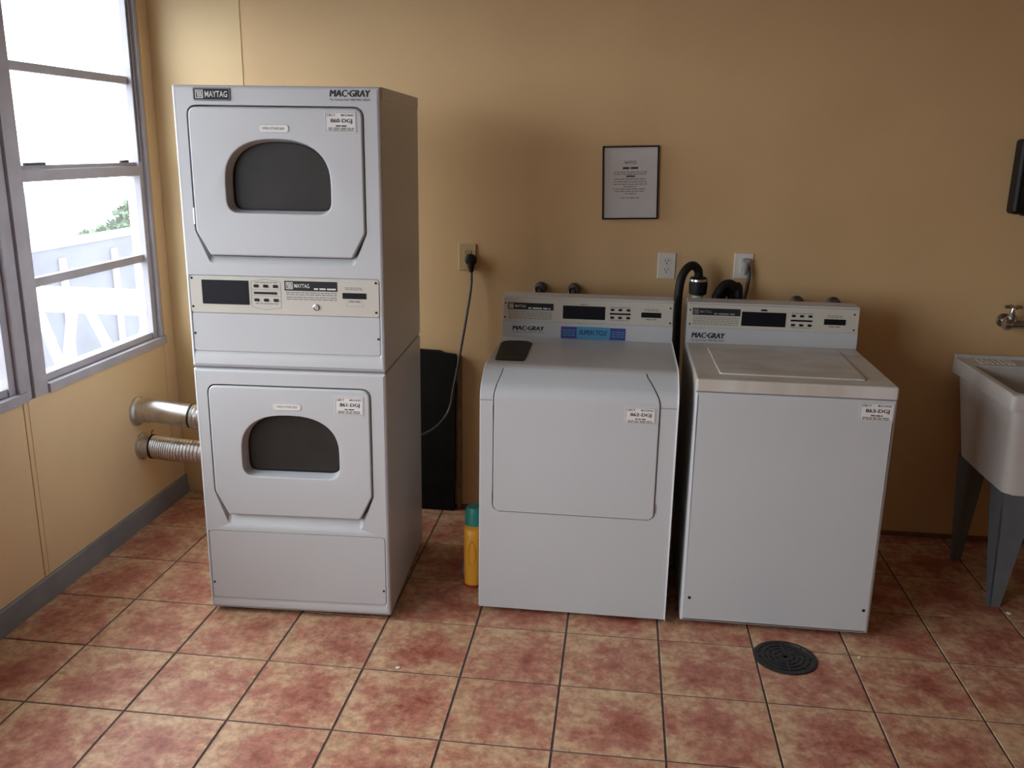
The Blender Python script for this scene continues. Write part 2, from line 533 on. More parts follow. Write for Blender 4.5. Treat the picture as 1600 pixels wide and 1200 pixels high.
def make_window(n, y1):
    """y1 = the far jamb's outer edge; the frame runs towards -y"""
    w = thing('window_%d' % n, '', 'window', (XL, y1, 0))
    w['kind'] = 'structure'
    X0, X1 = -0.075, 0.004
    yr, yl = -0.080, -0.900          # glass edges
    ye = -PITCHW
    def bar(name, lo, hi, bev=0.003, m='frame'): return B(name, lo, hi, m, w, bev)
    bar('jamb', (X0, yr, ZS), (X1 - 0.012, -0.044, ZH))
    bar('jamb', (X0, -0.042, ZS), (X1 + 0.004, -0.020, ZH))
    bar('jamb', (X0, -0.018, ZS), (X1 - 0.006, 0.0, ZH))
    bar('mullion', (X0, ye + 0.042, ZS), (X1, yl, ZH))
    bar('mullion', (X0, ye + 0.001, ZS), (X1 - 0.01, ye + 0.038, ZH))
    bar('sill', (X0, yl, ZS), (X1 + 0.010, -0.001, 0.822))
    bar('bottom_rail', (X0 + 0.01, yl, 0.823), (X1 - 0.018, yr, 0.852))
    bar('meeting_rail', (X0 + 0.01, yl, 1.562), (X1 - 0.010, yr, 1.604))
    bar('meeting_rail', (X0 + 0.01, yl, 1.606), (X1 - 0.024, yr, 1.620))
    bar('glazing_bar', (X0 + 0.02, yl, 1.178), (X1 - 0.03, yr, 1.212))
    bar('glazing_bar', (X0 + 0.02, yl, 1.948), (X1 - 0.03, yr, 1.980))
    bar('head', (X0, yl, 2.36), (X1 - 0.01, yr, ZH))
    for ya_, yb2 in ((-0.86, -0.74), (-0.22, -0.16)):
        bar('latch', (X1 - 0.024, ya_, 1.6195), (X1 - 0.012, yb2, 1.630), 0.002, 'framedark')
    bar('gasket', (X1 - 0.011, yr + 0.008, 1.622), (X1 - 0.009, yr + 0.014, 2.36), 0.0, 'framedark')
    for za, zb in ((0.852, 1.178), (1.212, 1.562), (1.620, 1.948), (1.980, 2.36)):
        B('pane', (X0 + 0.036, yl + 0.001, za + 0.001), (X0 + 0.040, yr - 0.001, zb - 0.001), 'pane', w)
    return w
wl = ['grey aluminium window nearest the back wall, beside the stacked dryer',
      'grey aluminium window second from the back wall',
      'grey aluminium window third from the back wall',
      'grey aluminium window fourth from the back wall',
      'grey aluminium window fifth from the back wall']
for i in range(NWIN):
    make_window(i + 1, 1.0 - PITCHW * i)['label'] = wl[i]
    pl = bpy.data.lights.new('window_portal', 'AREA')
    pl.shape = 'RECTANGLE'; pl.size = ZH - ZS; pl.size_y = PITCHW
    pl.cycles.is_portal = True
    po = bpy.data.objects.new('window_portal', pl); COL.objects.link(po)
    po.location = (XL - 0.13, 1.0 - PITCHW * (i + 0.5), (ZH + ZS) / 2)
    po.rotation_euler = (0, R(-90), 0)

dr_ = thing('added_daylight_door', 'unseen grey aluminium glazed door added for daylight beyond the windows', 'door', (XL, YD0, 0))
dr_['kind'] = 'structure'
WDR = YD1 - YD0
for a in (0.0, WDR / 2 - 0.05, WDR - 0.10):
    B('stile', (-0.07, a, 0.0), (-0.005, a + 0.10, ZH), 'frame', dr_, 0.003)
for a in (0.10, WDR / 2 + 0.05):
    b_ = a + WDR / 2 - 0.15
    B('rail', (-0.065, a, 0.0), (-0.01, b_, 0.12), 'frame', dr_, 0.003)
    B('rail', (-0.065, a, 2.30), (-0.01, b_, ZH), 'frame', dr_, 0.003)
    B('pane', (-0.040, a + 0.001, 0.121), (-0.036, b_ - 0.001, 2.299), 'pane', dr_)
pl = bpy.data.lights.new('door_portal', 'AREA')
pl.shape = 'RECTANGLE'; pl.size = ZH; pl.size_y = WDR
pl.cycles.is_portal = True
po = bpy.data.objects.new('door_portal', pl); COL.objects.link(po)
po.location = (XL - 0.13, (YD0 + YD1) / 2, ZH / 2)
po.rotation_euler = (0, R(-90), 0)

# ================================================================== outside
structure(B('ground', (-60, -40, -3.6), (-0.6, 80, -3.5), 'deck'), 'grey ground far below the windows', 'ground')
structure(B('balcony_floor', (-3.4, -6.0, -0.25), (XL - 0.13, 3.1, -0.06), 'deck'), 'grey balcony floor outside the windows', 'floor')

t = thing('balcony_railing', 'white balcony railing with slanted bars outside the near window', 'railing', (-1.9, 3.0, -0.06))
B('top_board', (-1.45, -0.02, 0.565), (1.35, 0.02, 0.750), 'rail', t, 0.004)
B('bottom_rail', (-1.45, -0.02, 0.03), (1.35, 0.02, 0.09), 'rail', t, 0.004)
for x0, x1 in ((-0.46, -0.31), (-0.20, -0.30), (-0.06, 0.16), (0.38, 0.22), (0.48, 0.68), (0.90, 0.74), (-0.62, -0.80), (-1.02, -0.84)):
    bm = bmesh.new()
    loft(bm, [[Vector((x0 - 0.036, y, 0.57)), Vector((x0 + 0.036, y, 0.57)), Vector((x1 + 0.036, y, 0.085)), Vector((x1 - 0.036, y, 0.085))] for y in (-0.014, 0.014)])
    finish(bm, 'slanted_bar', 'rail', t)
B('post', (-1.45, -0.03, 0.0), (-1.38, 0.03, 0.56), 'rail', t, 0.004)
B('post', (1.28, -0.03, 0.0), (1.35, 0.03, 0.56), 'rail', t, 0.004)

t = thing('parapet', 'blue grey parapet wall with a pale coping beyond the balcony', 'wall', (-5.0, 9.0, -3.5))
B('parapet_wall', (-0.25, -5.0, 0), (0.0, 7.0, 3.93), 'parapet', t)
B('coping', (-0.28, -5.0, 3.93), (0.03, 7.0, 3.99), 'rail', t, 0.01)
for k, yy in enumerate((-1.75, -0.6, 0.7, 2.1)):
    B('pilaster', (0.0, yy, 0), (0.05, yy + 0.10, 3.80), 'rail', t, 0.01)

t = thing('tree', 'green leafy tree standing beyond the parapet', 'tree', (-9.0, 16.6, -3.5))
bm = bmesh.new(); tube(bm, spline([(0, 0, 0), (0.1, 0.05, 1.2), (0.0, 0.1, 2.2), (0.1, 0, 3.2)], 5), [0.16 - 0.006 * k for k in range(16)], 10)
finish(bm, 'trunk', 'bark', t)
bm = bmesh.new()
rt = random.Random(3)
for (bx_, by_, bz_, br) in ((0.2, 0, 2.9, 1.05), (-0.7, -0.2, 2.5, 0.8), (0.9, 0.3, 3.2, 0.95), (-1.25, 0, 2.35, 0.8), (-1.75, 0.1, 2.0, 0.6), (0.4, -0.3, 2.2, 1.0), (1.6, 0.2, 3.4, 0.9)):
    for k in range(1900):
        d = Vector((rt.gauss(0, 1), rt.gauss(0, 1), rt.gauss(0, 1))).normalized() * br * (0.55 + 0.5 * rt.random() ** 0.6)
        p = Vector((bx_, by_, bz_)) + d
        a = Vector((rt.gauss(0, 1), rt.gauss(0, 1), rt.gauss(0, 1))).normalized()
        b_ = a.cross(Vector((rt.gauss(0, 1), rt.gauss(0, 1), rt.gauss(0, 1)))).normalized()
        s = 0.07 + 0.06 * rt.random()
        bm.faces.new([bm.verts.new(p + a * s), bm.verts.new(p + b_ * s * 0.6), bm.verts.new(p - a * s), bm.verts.new(p - b_ * s * 0.6)])
fo = finish(bm, 'foliage', 'leaf', t, smooth=0, doubles=False); fo['kind'] = 'stuff'

# ================================================================== machine helpers
def id_label(parent, u0, u1, z0, z1, y, number, seed):
    s = S('id_label', rect(u0, u1, z0, z1, 0.003, 3), y - 0.0008, y + 0.001, 'sticker', parent)
    yy = y - 0.0012
    bm = bmesh.new()
    b = 0.0016
    i = 0.002
    W, H = u1 - u0, z1 - z0
    for a in ((u0 + i, u1 - i, z0 + i, z0 + i + b), (u0 + i, u1 - i, z1 - i - b, z1 - i), (u0 + i, u0 + i + b, z0 + i, z1 - i), (u1 - i - b, u1 - i, z0 + i, z1 - i)):
        flat(bm, *a, yy)
    finish(bm, 'border', 'greyink', s, smooth=0, doubles=False)
    bm = bmesh.new()
    for k, d in enumerate((-0.0007, 0.0, 0.0007)):
        text(bm, number, u0 + W * 0.52 + d, z0 + H * 0.40, yy - 0.00002 * k, w=W * 0.68, h=H * 0.25, align='C')
    text(bm, 'CBCY', u0 + W * 0.06, z0 + H * 0.76, yy, w=W * 0.28, h=H * 0.13, bold=0.012)
    text(bm, 'MACHINES', u0 + W * 0.52, z0 + H * 0.77, yy, w=W * 0.40, h=H * 0.11, bold=0.006)
    wordline(bm, u0 + W * 0.34, u0 + W * 0.68, z0 + H * 0.27, H * 0.06, yy, seed)
    finish(bm, 'lettering', 'ink', s, smooth=0, doubles=False)
    bm = bmesh.new()
    wordline(bm, u0 + W * 0.10, u0 + W * 0.92, z0 + H * 0.16, H * 0.06, yy, seed + 1)
    wordline(bm, u0 + W * 0.10, u0 + W * 0.92, z0 + H * 0.08, H * 0.06, yy, seed + 2)
    finish(bm, 'small_print', 'greyink', s, smooth=0, doubles=False)['kind'] = 'stuff'

def logo(bm_white, u, z, h, y):
    """square maker's mark: a white block with a dark M cut in by gaps"""
    w = h * 1.0
    e = h * 0.10
    for a in ((u, u + w, z, z + e), (u, u + w, z + h - e, z + h), (u, u + e, z, z + h), (u + w - e, u + w, z, z + h)):
        flat(bm_white, *a, y)
    # slanted strokes of the M
    for k in range(3):
        x = u + w * (0.18 + 0.22 * k)
        vs = [bm_white.verts.new(p) for p in ((x + w * 0.10, y, z + h * 0.15), (x + w * 0.24, y, z + h * 0.15), (x + w * 0.14, y, z + h * 0.85), (x, y, z + h * 0.85))]
        bm_white.faces.new(vs)

def mac_gray(parent, u0, u1, z0, z1, y):
    bm = bmesh.new()
    H = z1 - z0
    W = u1 - u0
    for k, d in enumerate((-0.0016, -0.0008, 0.0, 0.0008, 0.0016)):      # heavy strokes
        text(bm, 'MAC', u0 + d, z0 + H * 0.36, y - 0.00002 * k, w=W * 0.43, h=H * 0.62, shear=0.15)
        text(bm, 'GRAY', u0 + W * 0.49 + d, z0 + H * 0.36, y - 0.00002 * k, w=W * 0.51, h=H * 0.62, shear=0.15)
    cx, cz, d = u0 + W * 0.455, z0 + H * 0.66, H * 0.12
    bm.faces.new([bm.verts.new(p) for p in ((cx - d, y, cz), (cx, y, cz - d), (cx + d, y, cz), (cx, y, cz + d))])
    text(bm, 'For Service Call 1 800 MAC GRAY', u0, z0, y, w=W, h=H * 0.22)
    finish(bm, 'operator_name', 'ink', parent, smooth=0, doubles=False)

def screws(parent, pts, y, r=0.0042):
    for u, z in pts:
        bm = bmesh.new()
        lathe(bm, [(r, 0.001), (r, -0.0012), (r * 0.6, -0.0022)], (u, y, z), 'Y', 10)
        finish(bm, 'screw', 'badge', parent)

def buttons(parent, us, zs, y, w=0.016, h=0.010):
    for z in zs:
        for u in us:
            S('button', rect(u - w / 2, u + w / 2, z - h / 2, z + h / 2, 0.002, 2), y - 0.003, y + 0.001, 'black', parent, 0.001)

def d_shape(cx, z0, z1, w, r=0.045, f=0.40):
    zs = z0 + (z1 - z0) * f
    pts = []
    a, h = w / 2, z1 - zs
    for p in rpoly([(cx - a, zs), (cx - a, z0), (cx + a, z0), (cx + a, zs)], [0, r, r, 0], 7): pts.append(p)
    n = 22
    for k in range(1, n):
        th = k / n * math.pi
        c, s = math.cos(th), math.sin(th)
        pts.append((cx + a * math.copysign(abs(c) ** 0.82, c), zs + h * abs(s) ** 0.82))
    return pts

# ================================================================== stacked dryer
SD = thing('stacked_dryer', 'tall white stacked pair of tumble dryers beside the window', 'dryer', (0.330, -0.045, 0), R(2.754))
WD, DP = 0.686, 0.675

def cabinet(name, parent, W, z0, z1, depth, holes, edge=0.011):
    """body with rounded front edges; holes = list of (front outline, inner outline, depth)"""
    bm = bmesh.new()
    out = rect(0, W, z0, z1, 0.008, 4)
    k0 = None
    loops = []
    for k in range(5):
        a = k / 4 * math.pi / 2
        loops.append(at(offset(out, -edge * (1 - math.sin(a))), edge * (1 - math.cos(a))))
    loops.append(at(out, depth))
    loft(bm, loops, cap0=False, cap1=True)
    plate(bm, loops[0], [at(h[0], 0.0) for h in holes])
    for fo_, inn, dp in holes:
        loft(bm, [at(fo_, 0.0), at(inn, dp)] + ([at(inn, 0.052)] if dp > 0.01 else []), cap0=False, cap1=True)
    return finish(bm, name, 'white', parent, smooth=32)

def door_outline(zt, zb, zc, u0=0.050, u1=0.626, cu=0.045):
    # counter-clockwise seen from the front
    return rpoly([(u0 + cu, zb), (u1 - cu, zb), (u1, zc), (u1, zt), (u0, zt), (u0, zc)], [0.012, 0.012, 0.02, 0.030, 0.030, 0.02], 5)

def stretch_down(poly, zlim, dz):
    return [(x, z - dz if z < zlim else z) for x, z in poly]

def dryer_door(parent, zt, zb, zc, gz0, gz1, gcx, gw):
    out = door_outline(zt, zb, zc)
    g = d_shape(gcx, gz0, gz1, gw)
    gi = offset(g, -0.007)
    bm = bmesh.new()
    e = 0.006
    y0 = -0.004
    loops = []
    for k in range(4):
        a = k / 3 * math.pi / 2
        loops.append(at(offset(out, -e * (1 - math.sin(a))), y0 + e * (1 - math.cos(a))))
    loops.append(at(out, 0.017))
    loft(bm, loops, cap0=False, cap1=False)
    rim = offset(g, 0.006)
    plate(bm, loops[0], [at(rim, y0)])
    loft(bm, [at(rim, y0), at(offset(g, 0.002), y0 + 0.0015), at(g, y0 + 0.006), at(gi, 0.046)], cap0=False, cap1=False)
    d = finish(bm, 'door', 'white', parent, smooth=38)
    S('door_window', offset(gi, 0.0005), 0.044, 0.049, 'doorglass', d)
    # the dark gasket ring
    bm = bmesh.new()
    loft(bm, [at(offset(gi, 0.0003), 0.0425), at(offset(gi, -0.006), 0.0425), at(offset(gi, -0.006), 0.0445)], cap0=False, cap1=False)
    finish(bm, 'gasket', 'black', d)
    # hinge leaves on the left edge
    B('hinge', (0.0435, -0.002, zc + 0.02), (0.0490, 0.016, zc + 0.075), 'steel', d, 0.001)
    # oval badge
    oz = gz1 + 0.034
    ob = S('oval_badge', rect(gcx - 0.056, gcx + 0.046, oz - 0.0135, oz + 0.0135, 0.013, 6), y0 - 0.0012, y0 + 0.001, 'sticker', d)
    return d, oz, y0

def oval_text(parent, cx, z, y):
    bm = bmesh.new()
    text(bm, 'OPEN OTHER SIDE', cx, z - 0.0035, y, w=0.074, h=0.008, align='C', bold=0.012, shear=0.15)
    o1 = rect(cx - 0.050, cx + 0.050, z - 0.0128, z + 0.0128, 0.0125, 6)
    loft(bm, [at(o1, y), at(offset(o1, -0.0012), y)], False, False)
    finish(bm, 'badge_lettering', 'greyink', parent, smooth=0, doubles=False)

def recess_for(out_d, zb, extra):
    fo_ = stretch_down(offset(out_d, 0.0055), zb + 0.02, extra)
    inn = offset(out_d, 0.0045)
    return (fo_, inn, 0.020)

# upper unit
ud = door_outline(1.824, 1.343, 1.425)
ctrl_out = rect(0.008, 0.672, 0.998, 1.276, 0.014, 4)
ctrl_in = [(x + (0.004 if x < 0.3 else -0.004), z + (0.010 if z < 1.1 else -0.002)) for x, z in ctrl_out]
cabinet('upper_cabinet', SD, WD, 0.952, 1.890, DP, [recess_for(ud, 1.343, 0.022), (ctrl_out, ctrl_in, 0.006)])
ld = door_outline(0.886, 0.400, 0.490)
low_out = rect(0.008, 0.672, 0.050, 0.334, 0.016, 4)
low_in = [(x + (0.003 if x < 0.3 else -0.003), z + (0.010 if z < 0.2 else -0.002)) for x, z in low_out]
cabinet('lower_cabinet', SD, WD, 0.018, 0.946, DP, [recess_for(ld, 0.400, 0.032), (low_out, low_in, 0.005)])
B('seam_filler', (0.006, 0.012, 0.940), (WD - 0.006, DP - 0.01, 0.958), 'badgerim', SD)
B('top_panel', (-0.0015, 0.016, 1.851), (WD + 0.0018, DP + 0.001, 1.8915), 'white', SD, 0.0015, 1)
for fx, fy in ((0.05, 0.06), (WD - 0.05, 0.06), (0.05, DP - 0.06), (WD - 0.05, DP - 0.06)):
    bm = bmesh.new(); lathe(bm, [(0.022, 0.0), (0.022, 0.008), (0.012, 0.010), (0.012, 0.022)], (fx, fy, 0), 'Z', 14)
    finish(bm, 'foot', 'rubber', SD)

d1, oz, yy = dryer_door(SD, 1.824, 1.343, 1.425, 1.486, 1.724, 0.339, 0.352)
oval_text(SD, 0.334, oz, yy - 0.0016)
id_label(SD, 0.505, 0.608, 1.750, 1.814, -0.0045, '860-DGJ', 11)
d2, oz, yy = dryer_door(SD, 0.886, 0.400, 0.490, 0.552, 0.783, 0.335, 0.352)
oval_text(SD, 0.332, oz, yy - 0.0016)
id_label(SD, 0.503, 0.605, 0.796, 0.862, -0.0045, '861-DGJ', 21)

# maker's badge at the top left
bd = S('maker_badge', rect(0.072, 0.196, 1.842, 1.883, 0.006, 4), -0.004, 0.002, 'badgerim', SD, 0.0015)
S('badge_face', rect(0.076, 0.192, 1.846, 1.879, 0.003, 3), -0.0046, -0.003, 'badge', bd)
bm = bmesh.new(); logo(bm, 0.081, 1.8495, 0.026, -0.0052)
text(bm, 'MAYTAG', 0.113, 1.853, -0.0052, w=0.074, h=0.019, bold=0.01)
finish(bm, 'lettering', 'whiteink', bd, smooth=0, doubles=False)
mac_gray(SD, 0.523, 0.654, 1.847, 1.881, -0.0006)

# control console between the doors
cpn = S('console_plate', rect(0.012, 0.668, 1.145, 1.272, 0.010, 4), 0.000, 0.006, 'cream', SD, 0.002)
S('blank_panel', rect(0.012, 0.668, 1.010, 1.143, 0.010, 4), 0.0015, 0.006, 'white', SD, 0.002)
S('access_panel', rect(0.012, 0.668, 0.062, 0.331, 0.014, 4), 0.0008, 0.006, 'white', SD, 0.002)
S('display', rect(0.054, 0.218, 1.176, 1.259, 0.002, 2), -0.0015, 0.002, 'screen', cpn, 0.001)
buttons(cpn, (0.244, 0.277, 0.311), (1.242, 1.194), 0.0)
S('button_strip', rect(0.236, 0.316, 1.214, 1.222, 0.001, 2), -0.001, 0.001, 'black', cpn)
bm = bmesh.new()
o1 = rpoly([(0.226, 1.168), (0.277, 1.160), (0.330, 1.168), (0.330, 1.258), (0.277, 1.266), (0.226, 1.258)], 0.006, 3)
loft(bm, [at(o1, -0.0005), at(offset(o1, -0.0014), -0.0005)], False, False)
for z in (1.229, 1.208): flat(bm, 0.228, 0.328, z, z + 0.0012, -0.0005)
for k, z in enumerate((1.2525, 1.180)): wordline(bm, 0.240, 0.318, z, 0.0035, -0.0005, 40 + k)
for k, z in enumerate((1.221, 1.214, 1.205, 1.198)): wordline(bm, 0.348, 0.522, z, 0.0035, -0.0005, 50 + k)
for k, z in enumerate((1.242, 1.236)): wordline(bm, 0.552, 0.614, z, 0.003, -0.0005, 60 + k)
wordline(bm, 0.565, 0.602, 1.194, 0.005, -0.0005, 71)
o2 = rpoly([(0.552, 1.180), (0.618, 1.180), (0.606, 1.200), (0.562, 1.200)], 0.003, 2)
loft(bm, [at(o2, -0.0005), at(offset(o2, -0.001), -0.0005)], False, False)
finish(bm, 'printing', 'greyink', cpn, smooth=0, doubles=False)['kind'] = 'stuff'
bd = S('name_strip', rect(0.343, 0.525, 1.229, 1.262, 0.001, 2), -0.0008, 0.001, 'badge', cpn)
bm = bmesh.new(); logo(bm, 0.348, 1.234, 0.024, -0.0014)
text(bm, 'MAYTAG', 0.377, 1.239, -0.0014, w=0.052, h=0.014, bold=0.008)
wordline(bm, 0.445, 0.520, 1.234, 0.0055, -0.0014, 304)
finish(bm, 'name_lettering', 'whiteink', SD, smooth=0, doubles=False)
bm = bmesh.new(); lathe(bm, [(0.011, 0.001), (0.011, -0.004), (0.008, -0.005), (0.0075, -0.003), (0.004, -0.003), (0.003, -0.005)], (0.450, 0, 1.174), 'Y', 18)
finish(bm, 'lock', 'steel', cpn)
S('card_slot', rect(0.542, 0.624, 1.206, 1.226, 0.002, 2), -0.0015, 0.002, 'screen', cpn, 0.001)
screws(SD, ((0.020, 1.264), (0.019, 1.166), (0.657, 1.262), (0.657, 1.161)), 0.0)
screws(SD, ((0.018, 1.072), (0.662, 1.069)), 0.0015)
screws(SD, ((0.020, 0.124), (0.660, 0.119)), 0.0008)

# ================================================================== front loading dryer in the middle
DR = thing('front_load_dryer', 'white front-loading dryer with black pad and blue sticker, between stack and washer', 'dryer', (1.322, 0.115, 0))
W2, D2 = 0.704, 0.700
prof = [(0.0, 0.018), (0.0, 0.30)]
ZB_, ZSEAM = 0.414, 0.836
zs_list = [0.40, ZB_]
prof_curve = [(0.0, 0.846)]
for k in range(1, 9):
    t_ = k / 8
    p0, p1, p2 = Vector((0.0, 0.846)), Vector((0.004, 0.876)), Vector((0.030, 0.894))
    q = p0 * (1 - t_) ** 2 + p1 * 2 * t_ * (1 - t_) + p2 * t_ * t_
    prof_curve.append((q.x, q.y))
prof_curve += [(0.055, 0.911), (0.075, 0.9235)]
for k in range(1, 7):
    t_ = k / 6
    p0, p1, p2 = Vector((0.085, 0.930)), Vector((0.103, 0.942)), Vector((0.130, 0.943))
    q = p0 * (1 - t_) ** 2 + p1 * 2 * t_ * (1 - t_) + p2 * t_ * t_
    prof_curve.append((q.x, q.y))
# dense rows over the door
rows = [(0.0, 0.018), (0.0, 0.40), (0.0, ZB_ - 0.0036)]
dz0 = ZB_
for k in range(7): rows.append((0.0, dz0 + 0.022 * (1 - math.cos(k / 6 * math.pi / 2))))
for k in range(1, 8): rows.append((0.0, 0.436 + (0.846 - 0.436) * k / 8))
rows += prof_curve
door_top = 0.0835            # y (depth) where the door ends on the slope
def door_x(y, z):
    """left and right edge of the door at a profile point, None outside"""
    if z < ZB_ - 0.0037 or y > door_top + 0.008: return None
    l, r = 0.053, 0.640
    if z < ZB_ + 0.022:
        h = min(0.022, ZB_ + 0.022 - z)
        c = 0.022 - math.sqrt(max(0, 0.022 ** 2 - h * h))
        l += c; r -= c
    s = max(0.0, (z - 0.846) + 0.0)
    t_ = min(1.0, s / (0.9285 - 0.846))
    l += 0.022 * t_ ** 1.6
    r -= 0.050 * t_ ** 1.6
    return l, r
bm = bmesh.new()
G = 0.0035
def nrm(i):
    a = Vector(rows[max(0, i - 1)]); b = Vector(rows[min(len(rows) - 1, i + 1)])
    d = (b - a).normalized()
    return Vector((-d.y, d.x)) if False else Vector((d.y, -d.x))
door_rows = [i for i, (y, z) in enumerate(rows) if door_x(y, z)]
V3 = lambda u, yz: Vector((u, yz[0], yz[1]))
def quad(bm_, a, b, c, d):
    bm_.faces.new([bm_.verts.new(p) for p in (a, b, c, d)])
i0, i1 = door_rows[0], door_rows[-1]
DEEP = 0.014
def inn(i):
    n = nrm(i)
    return (rows[i][0] + n.x * DEEP, rows[i][1] + n.y * DEEP)
for i in range(len(rows) - 1):
    a, b = rows[i], rows[i + 1]
    if i in door_rows and (i + 1) in door_rows:
        la, ra = door_x(*a); lb, rb = door_x(*b)
        quad(bm, V3(0, a), V3(la - G, a), V3(lb - G, b), V3(0, b))
        quad(bm, V3(ra + G, a), V3(W2, a), V3(W2, b), V3(rb + G, b))
        ia, ib = inn(i), inn(i + 1)
        quad(bm, V3(la - G, a), V3(la - G, ia), V3(lb - G, ib), V3(lb - G, b))
        quad(bm, V3(ra + G, a), V3(rb + G, b), V3(rb + G, ib), V3(ra + G, ia))
        quad(bm, V3(la - G, ia), V3(ra + G, ia), V3(rb + G, ib), V3(lb - G, ib))
    else:
        if i + 1 == i0:
            l, r = door_x(*rows[i0])
            bm.faces.new([bm.verts.new(p) for p in (V3(0, a), V3(W2, a), V3(W2, b), V3(r + G, b), V3(l - G, b), V3(0, b))])
            quad(bm, V3(l - G, b), V3(r + G, b), V3(r + G, inn(i0)), V3(l - G, inn(i0)))
        elif i == i1:
            l, r = door_x(*rows[i1])
            bm.faces.new([bm.verts.new(p) for p in (V3(0, a), V3(l - G, a), V3(r + G, a), V3(W2, a), V3(W2, b), V3(0, b))])
            quad(bm, V3(l - G, a), V3(l - G, inn(i1)), V3(r + G, inn(i1)), V3(r + G, a))
        else:
            quad(bm, V3(0, a), V3(W2, a), V3(W2, b), V3(0, b))
last = rows[-1]
back_top, back_bot = (D2, 0.943), (D2, 0.018)
quad(bm, V3(0, last), V3(W2, last), V3(W2, back_top), V3(0, back_top))
quad(bm, V3(0, back_top), V3(W2, back_top), V3(W2, back_bot), V3(0, back_bot))
quad(bm, V3(0, rows[0]), V3(0, back_bot), V3(W2, back_bot), V3(W2, rows[0]))
for u in (0, W2):
    bm.faces.new([bm.verts.new(V3(u, p)) for p in rows + [back_top, back_bot]])
bmesh.ops.remove_doubles(bm, verts=bm.verts, dist=1e-5)
ed = []
for e in bm.edges:
    if len(e.link_faces) == 2 and e.calc_face_angle(0) > R(60):
        xs = [v.co.x for v in e.verts]
        if (max(xs) < 1e-4) or (min(xs) > W2 - 1e-4): ed.append(e)
bmesh.ops.bevel(bm, geom=ed, offset=0.007, segments=3, profile=0.5, affect='EDGES')
finish(bm, 'cabinet', 'white', DR, smooth=30)
# the door itself, bent over the front edge
bm = bmesh.new()
def outp(i, k=0.0025):
    n = nrm(i); return (rows[i][0] - n.x * k, rows[i][1] - n.y * k)
outl, innl = [], []
L_, R_ = [], []
for i in door_rows[1:]:
    l, r = door_x(*rows[i]); L_.append((i, l)); R_.append((i, r))
for (i, l), (j, r) in zip(L_, R_):
    pass
for k in range(len(L_) - 1):
    i, la = L_[k]; j, lb = L_[k + 1]; ra, rb = R_[k][1], R_[k + 1][1]
    e = 0.003
    A, Bq = outp(i), outp(j)
    iA, iB = outp(i, -0.001), outp(j, -0.001)
    bA, bB = outp(i, -DEEP + 0.001), outp(j, -DEEP + 0.001)
    quad(bm, V3(la + e, A), V3(ra - e, A), V3(rb - e, Bq), V3(lb + e, Bq))
    quad(bm, V3(la, iA), V3(la + e, A), V3(lb + e, Bq), V3(lb, iB))
    quad(bm, V3(ra - e, A), V3(ra, iA), V3(rb, iB), V3(rb - e, Bq))
    quad(bm, V3(la, iA), V3(lb, iB), V3(lb, bB), V3(la, bA))
    quad(bm, V3(ra, iA), V3(ra, bA), V3(rb, bB), V3(rb, iB))
for k, sgn in ((0, 1), (-1, -1)):
    i, l = L_[k]; r = R_[k][1]
    quad(bm, V3(l + 0.003, outp(i)), V3(r - 0.003, outp(i)), V3(r, outp(i, -DEEP + 0.001)), V3(l, outp(i, -DEEP + 0.001)))
finish(bm, 'door', 'white', DR, smooth=30)
# seam between top and front, left and right of the door
for a, b in ((0.0025, 0.0495), (0.6435, W2 - 0.0025)):
    B('seam', (a, -0.0006, ZSEAM - 0.0012), (b, 0.003, ZSEAM + 0.0012), 'badgerim', DR)
for z in (0.80, 0.47):
    B('hinge', (0.047, -0.0025, z - 0.03), (0.0505, 0.010, z + 0.02), 'steel', DR, 0.001)
B('hinge', (0.6425, -0.0025, 0.44), (0.646, 0.010, 0.475), 'steel', DR, 0.001)
id_label(DR, 0.519, 0.626, 0.775, 0.837, -0.003, '862-DGJ', 31)
# black pad on the deck
bm = bmesh.new()
pp = rpoly([(0.030, 0.165), (0.142, 0.170), (0.140, 0.515), (0.012, 0.505)], [0.02, 0.02, 0.05, 0.05], 5)
loft(bm, [[Vector((x, y, 0.942)) for x, y in pp], [Vector((x, y, 0.946)) for x, y in pp], [Vector((x, y, 0.948)) for x, y in offset(pp, -0.004)]])
finish(bm, 'lint_cover', 'black', DR)
for fx, fy in ((0.05, 0.06), (W2 - 0.05, 0.06), (0.05, D2 - 0.06), (W2 - 0.05, D2 - 0.06)):
    bm = bmesh.new(); lathe(bm, [(0.022, 0.0), (0.022, 0.008), (0.012, 0.010), (0.012, 0.022)], (fx, fy, 0), 'Z', 14)
    finish(bm, 'foot', 'rubber', DR)

